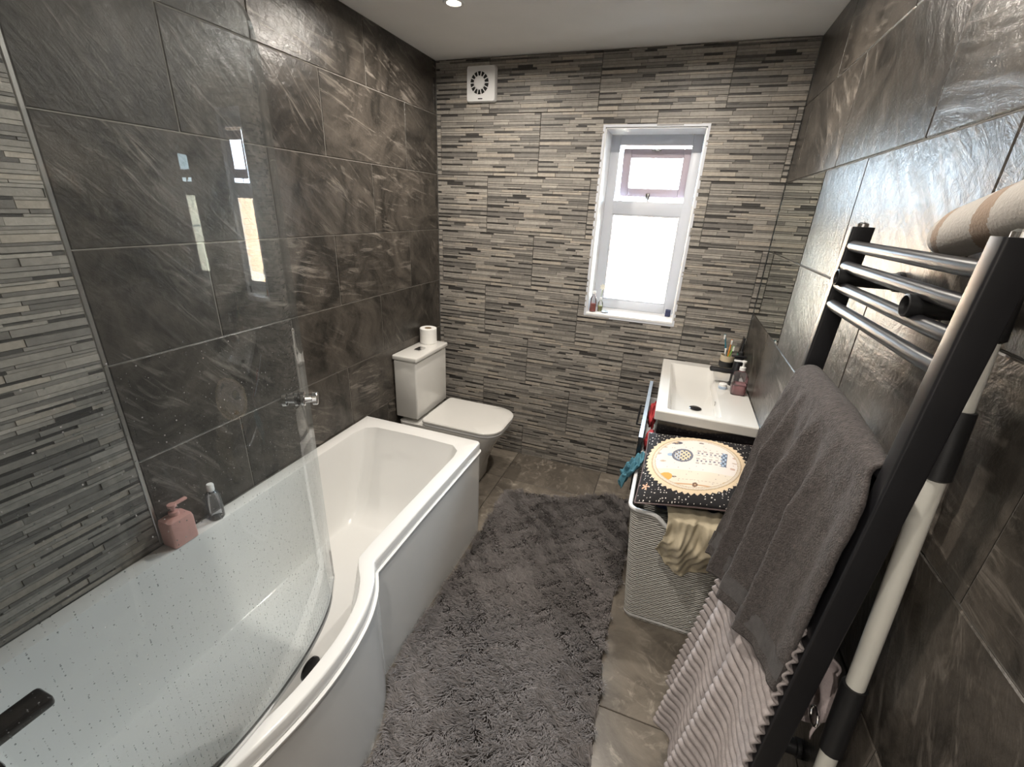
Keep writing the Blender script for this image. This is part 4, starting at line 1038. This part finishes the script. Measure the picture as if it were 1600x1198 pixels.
f1 = np.sin(X * 9 + 2 * np.sin(Y * 5)) + np.sin(Y * 11 + 1.5 * np.sin(X * 8 + 1)); f2 = np.sin(X * 31 + 3 * np.sin(Y * 19)) + np.sin(Y * 37 + 2.5 * np.sin(X * 23))
f3 = np.sin(X * 71 + 3 * np.sin(Y * 43)) + np.sin(Y * 83 + 2.5 * np.sin(X * 51))
ang = -2.2 + f1 * .3 + f2 * .5 + f3 * .45 + rg.normal(0, .45, nb_)
lean = .016 + .008 * rg.random(nb_); hgt = .020 + .006 * np.sin(X * 13 + Y * 7) + .009 * rg.random(nb_)
wd = .0011 + .0008 * rg.random(nb_)
dx, dy = np.cos(ang), np.sin(ang); pxn, pyn = -dy, dx
V = np.zeros((nb_, 5, 3), np.float32); z0 = .008
V[:, 0] = np.stack([X - pxn * wd, Y - pyn * wd, np.full(nb_, z0)], 1); V[:, 1] = np.stack([X + pxn * wd, Y + pyn * wd, np.full(nb_, z0)], 1)
mxx, myy = X + dx * lean * .45, Y + dy * lean * .45
V[:, 2] = np.stack([mxx + pxn * wd, myy + pyn * wd, z0 + hgt * .7], 1); V[:, 3] = np.stack([mxx - pxn * wd, myy - pyn * wd, z0 + hgt * .7], 1)
V[:, 4] = np.stack([X + dx * lean * 1.25, Y + dy * lean * 1.25, z0 + hgt], 1)
me = bpy.data.meshes.new('pile'); off = np.array(rug.location, np.float32)
me.vertices.add(nb_ * 5); me.vertices.foreach_set('co', (V.reshape(-1, 3) - off).ravel())
idx = np.arange(nb_, dtype=np.int32)[:, None] * 5
lp = np.concatenate([idx + 0, idx + 1, idx + 2, idx + 3, idx + 3, idx + 2, idx + 4], 1)
me.loops.add(nb_ * 7); me.loops.foreach_set('vertex_index', lp.ravel())
me.polygons.add(nb_ * 2)
st = np.stack([np.arange(nb_) * 7, np.arange(nb_) * 7 + 4], 1).ravel().astype(np.int32)
me.polygons.foreach_set('loop_start', st)
try: me.polygons.foreach_set('loop_total', np.tile([4, 3], nb_).astype(np.int32))
except Exception: pass
me.update(calc_edges=True); me.validate()
br = np.clip(1 + .10 * np.sin(X * 17 + Y * 5 + np.sin(Y * 13) * 2) * np.sin(Y * 8 + X * 3) + .09 * f3 + .05 * f2 + rg.normal(0, .16, nb_), .45, 1.9)
cc = np.ones((nb_, 5, 4), np.float32); base = np.array([.215, .197, .192])
cc[:, :, :3] = (base[None] * br[:, None])[:, None, :]
at = me.color_attributes.new('Col', 'FLOAT_COLOR', 'POINT'); at.data.foreach_set('color', cc.ravel())
me.materials.append(MATS['rug_pile'])
po = bpy.data.objects.new('pile', me); po.parent = rug; col.objects.link(po); stuff(po)

# ------------------------------------------------------------------ ceiling downlights
LAB = ['recessed ceiling downlight above the toilet at the top edge of the picture', 'recessed ceiling downlight over the middle of the room', 'added unseen fill downlight behind the photographer, nearer the bath wall', 'added unseen fill downlight behind the photographer, nearer the door', 'added unseen fill downlight above the basin']  # the rear pair and the basin lamp are unseen, added to brighten the room
for (x, y), lab in zip(((.458, 1.965), (1.02, .80), (.55, -.62), (1.42, -.62), (1.40, 1.90)), LAB):
    t = thing('ceiling_downlight', (x, y, H), lab, 'ceiling light', 'ceiling downlights')
    b = MB(); b.loft([[(x + r_ * math.cos(q), y + r_ * math.sin(q), H - h) for q in [2 * math.pi * k / 32 for k in range(32)]] for r_, h in ((.044, -.0005), (.044, .003), (.040, .006), (.030, .005), (.028, .0005))], True); b.build('bezel', 'plastic_white', t, smooth=True)
    b = MB(); b.lathe([(.0, .0), (.027, 0.0), (.027, -.002), (.0, -.003)], (x, y, H - .0005), 24); b.build('lens', 'lamp_lens', t, smooth=True)
    ld = bpy.data.lights.new('downlight_bulb', 'AREA'); ld.shape = 'DISK'; ld.size = .06; ld.energy = LAMP_WATTS; ld.color = (1, .92, .82); ld.spread = math.radians(170)
    lo_ = bpy.data.objects.new('downlight_bulb', ld); lo_.location = (0, 0, -.012); lo_.parent = t; col.objects.link(lo_)
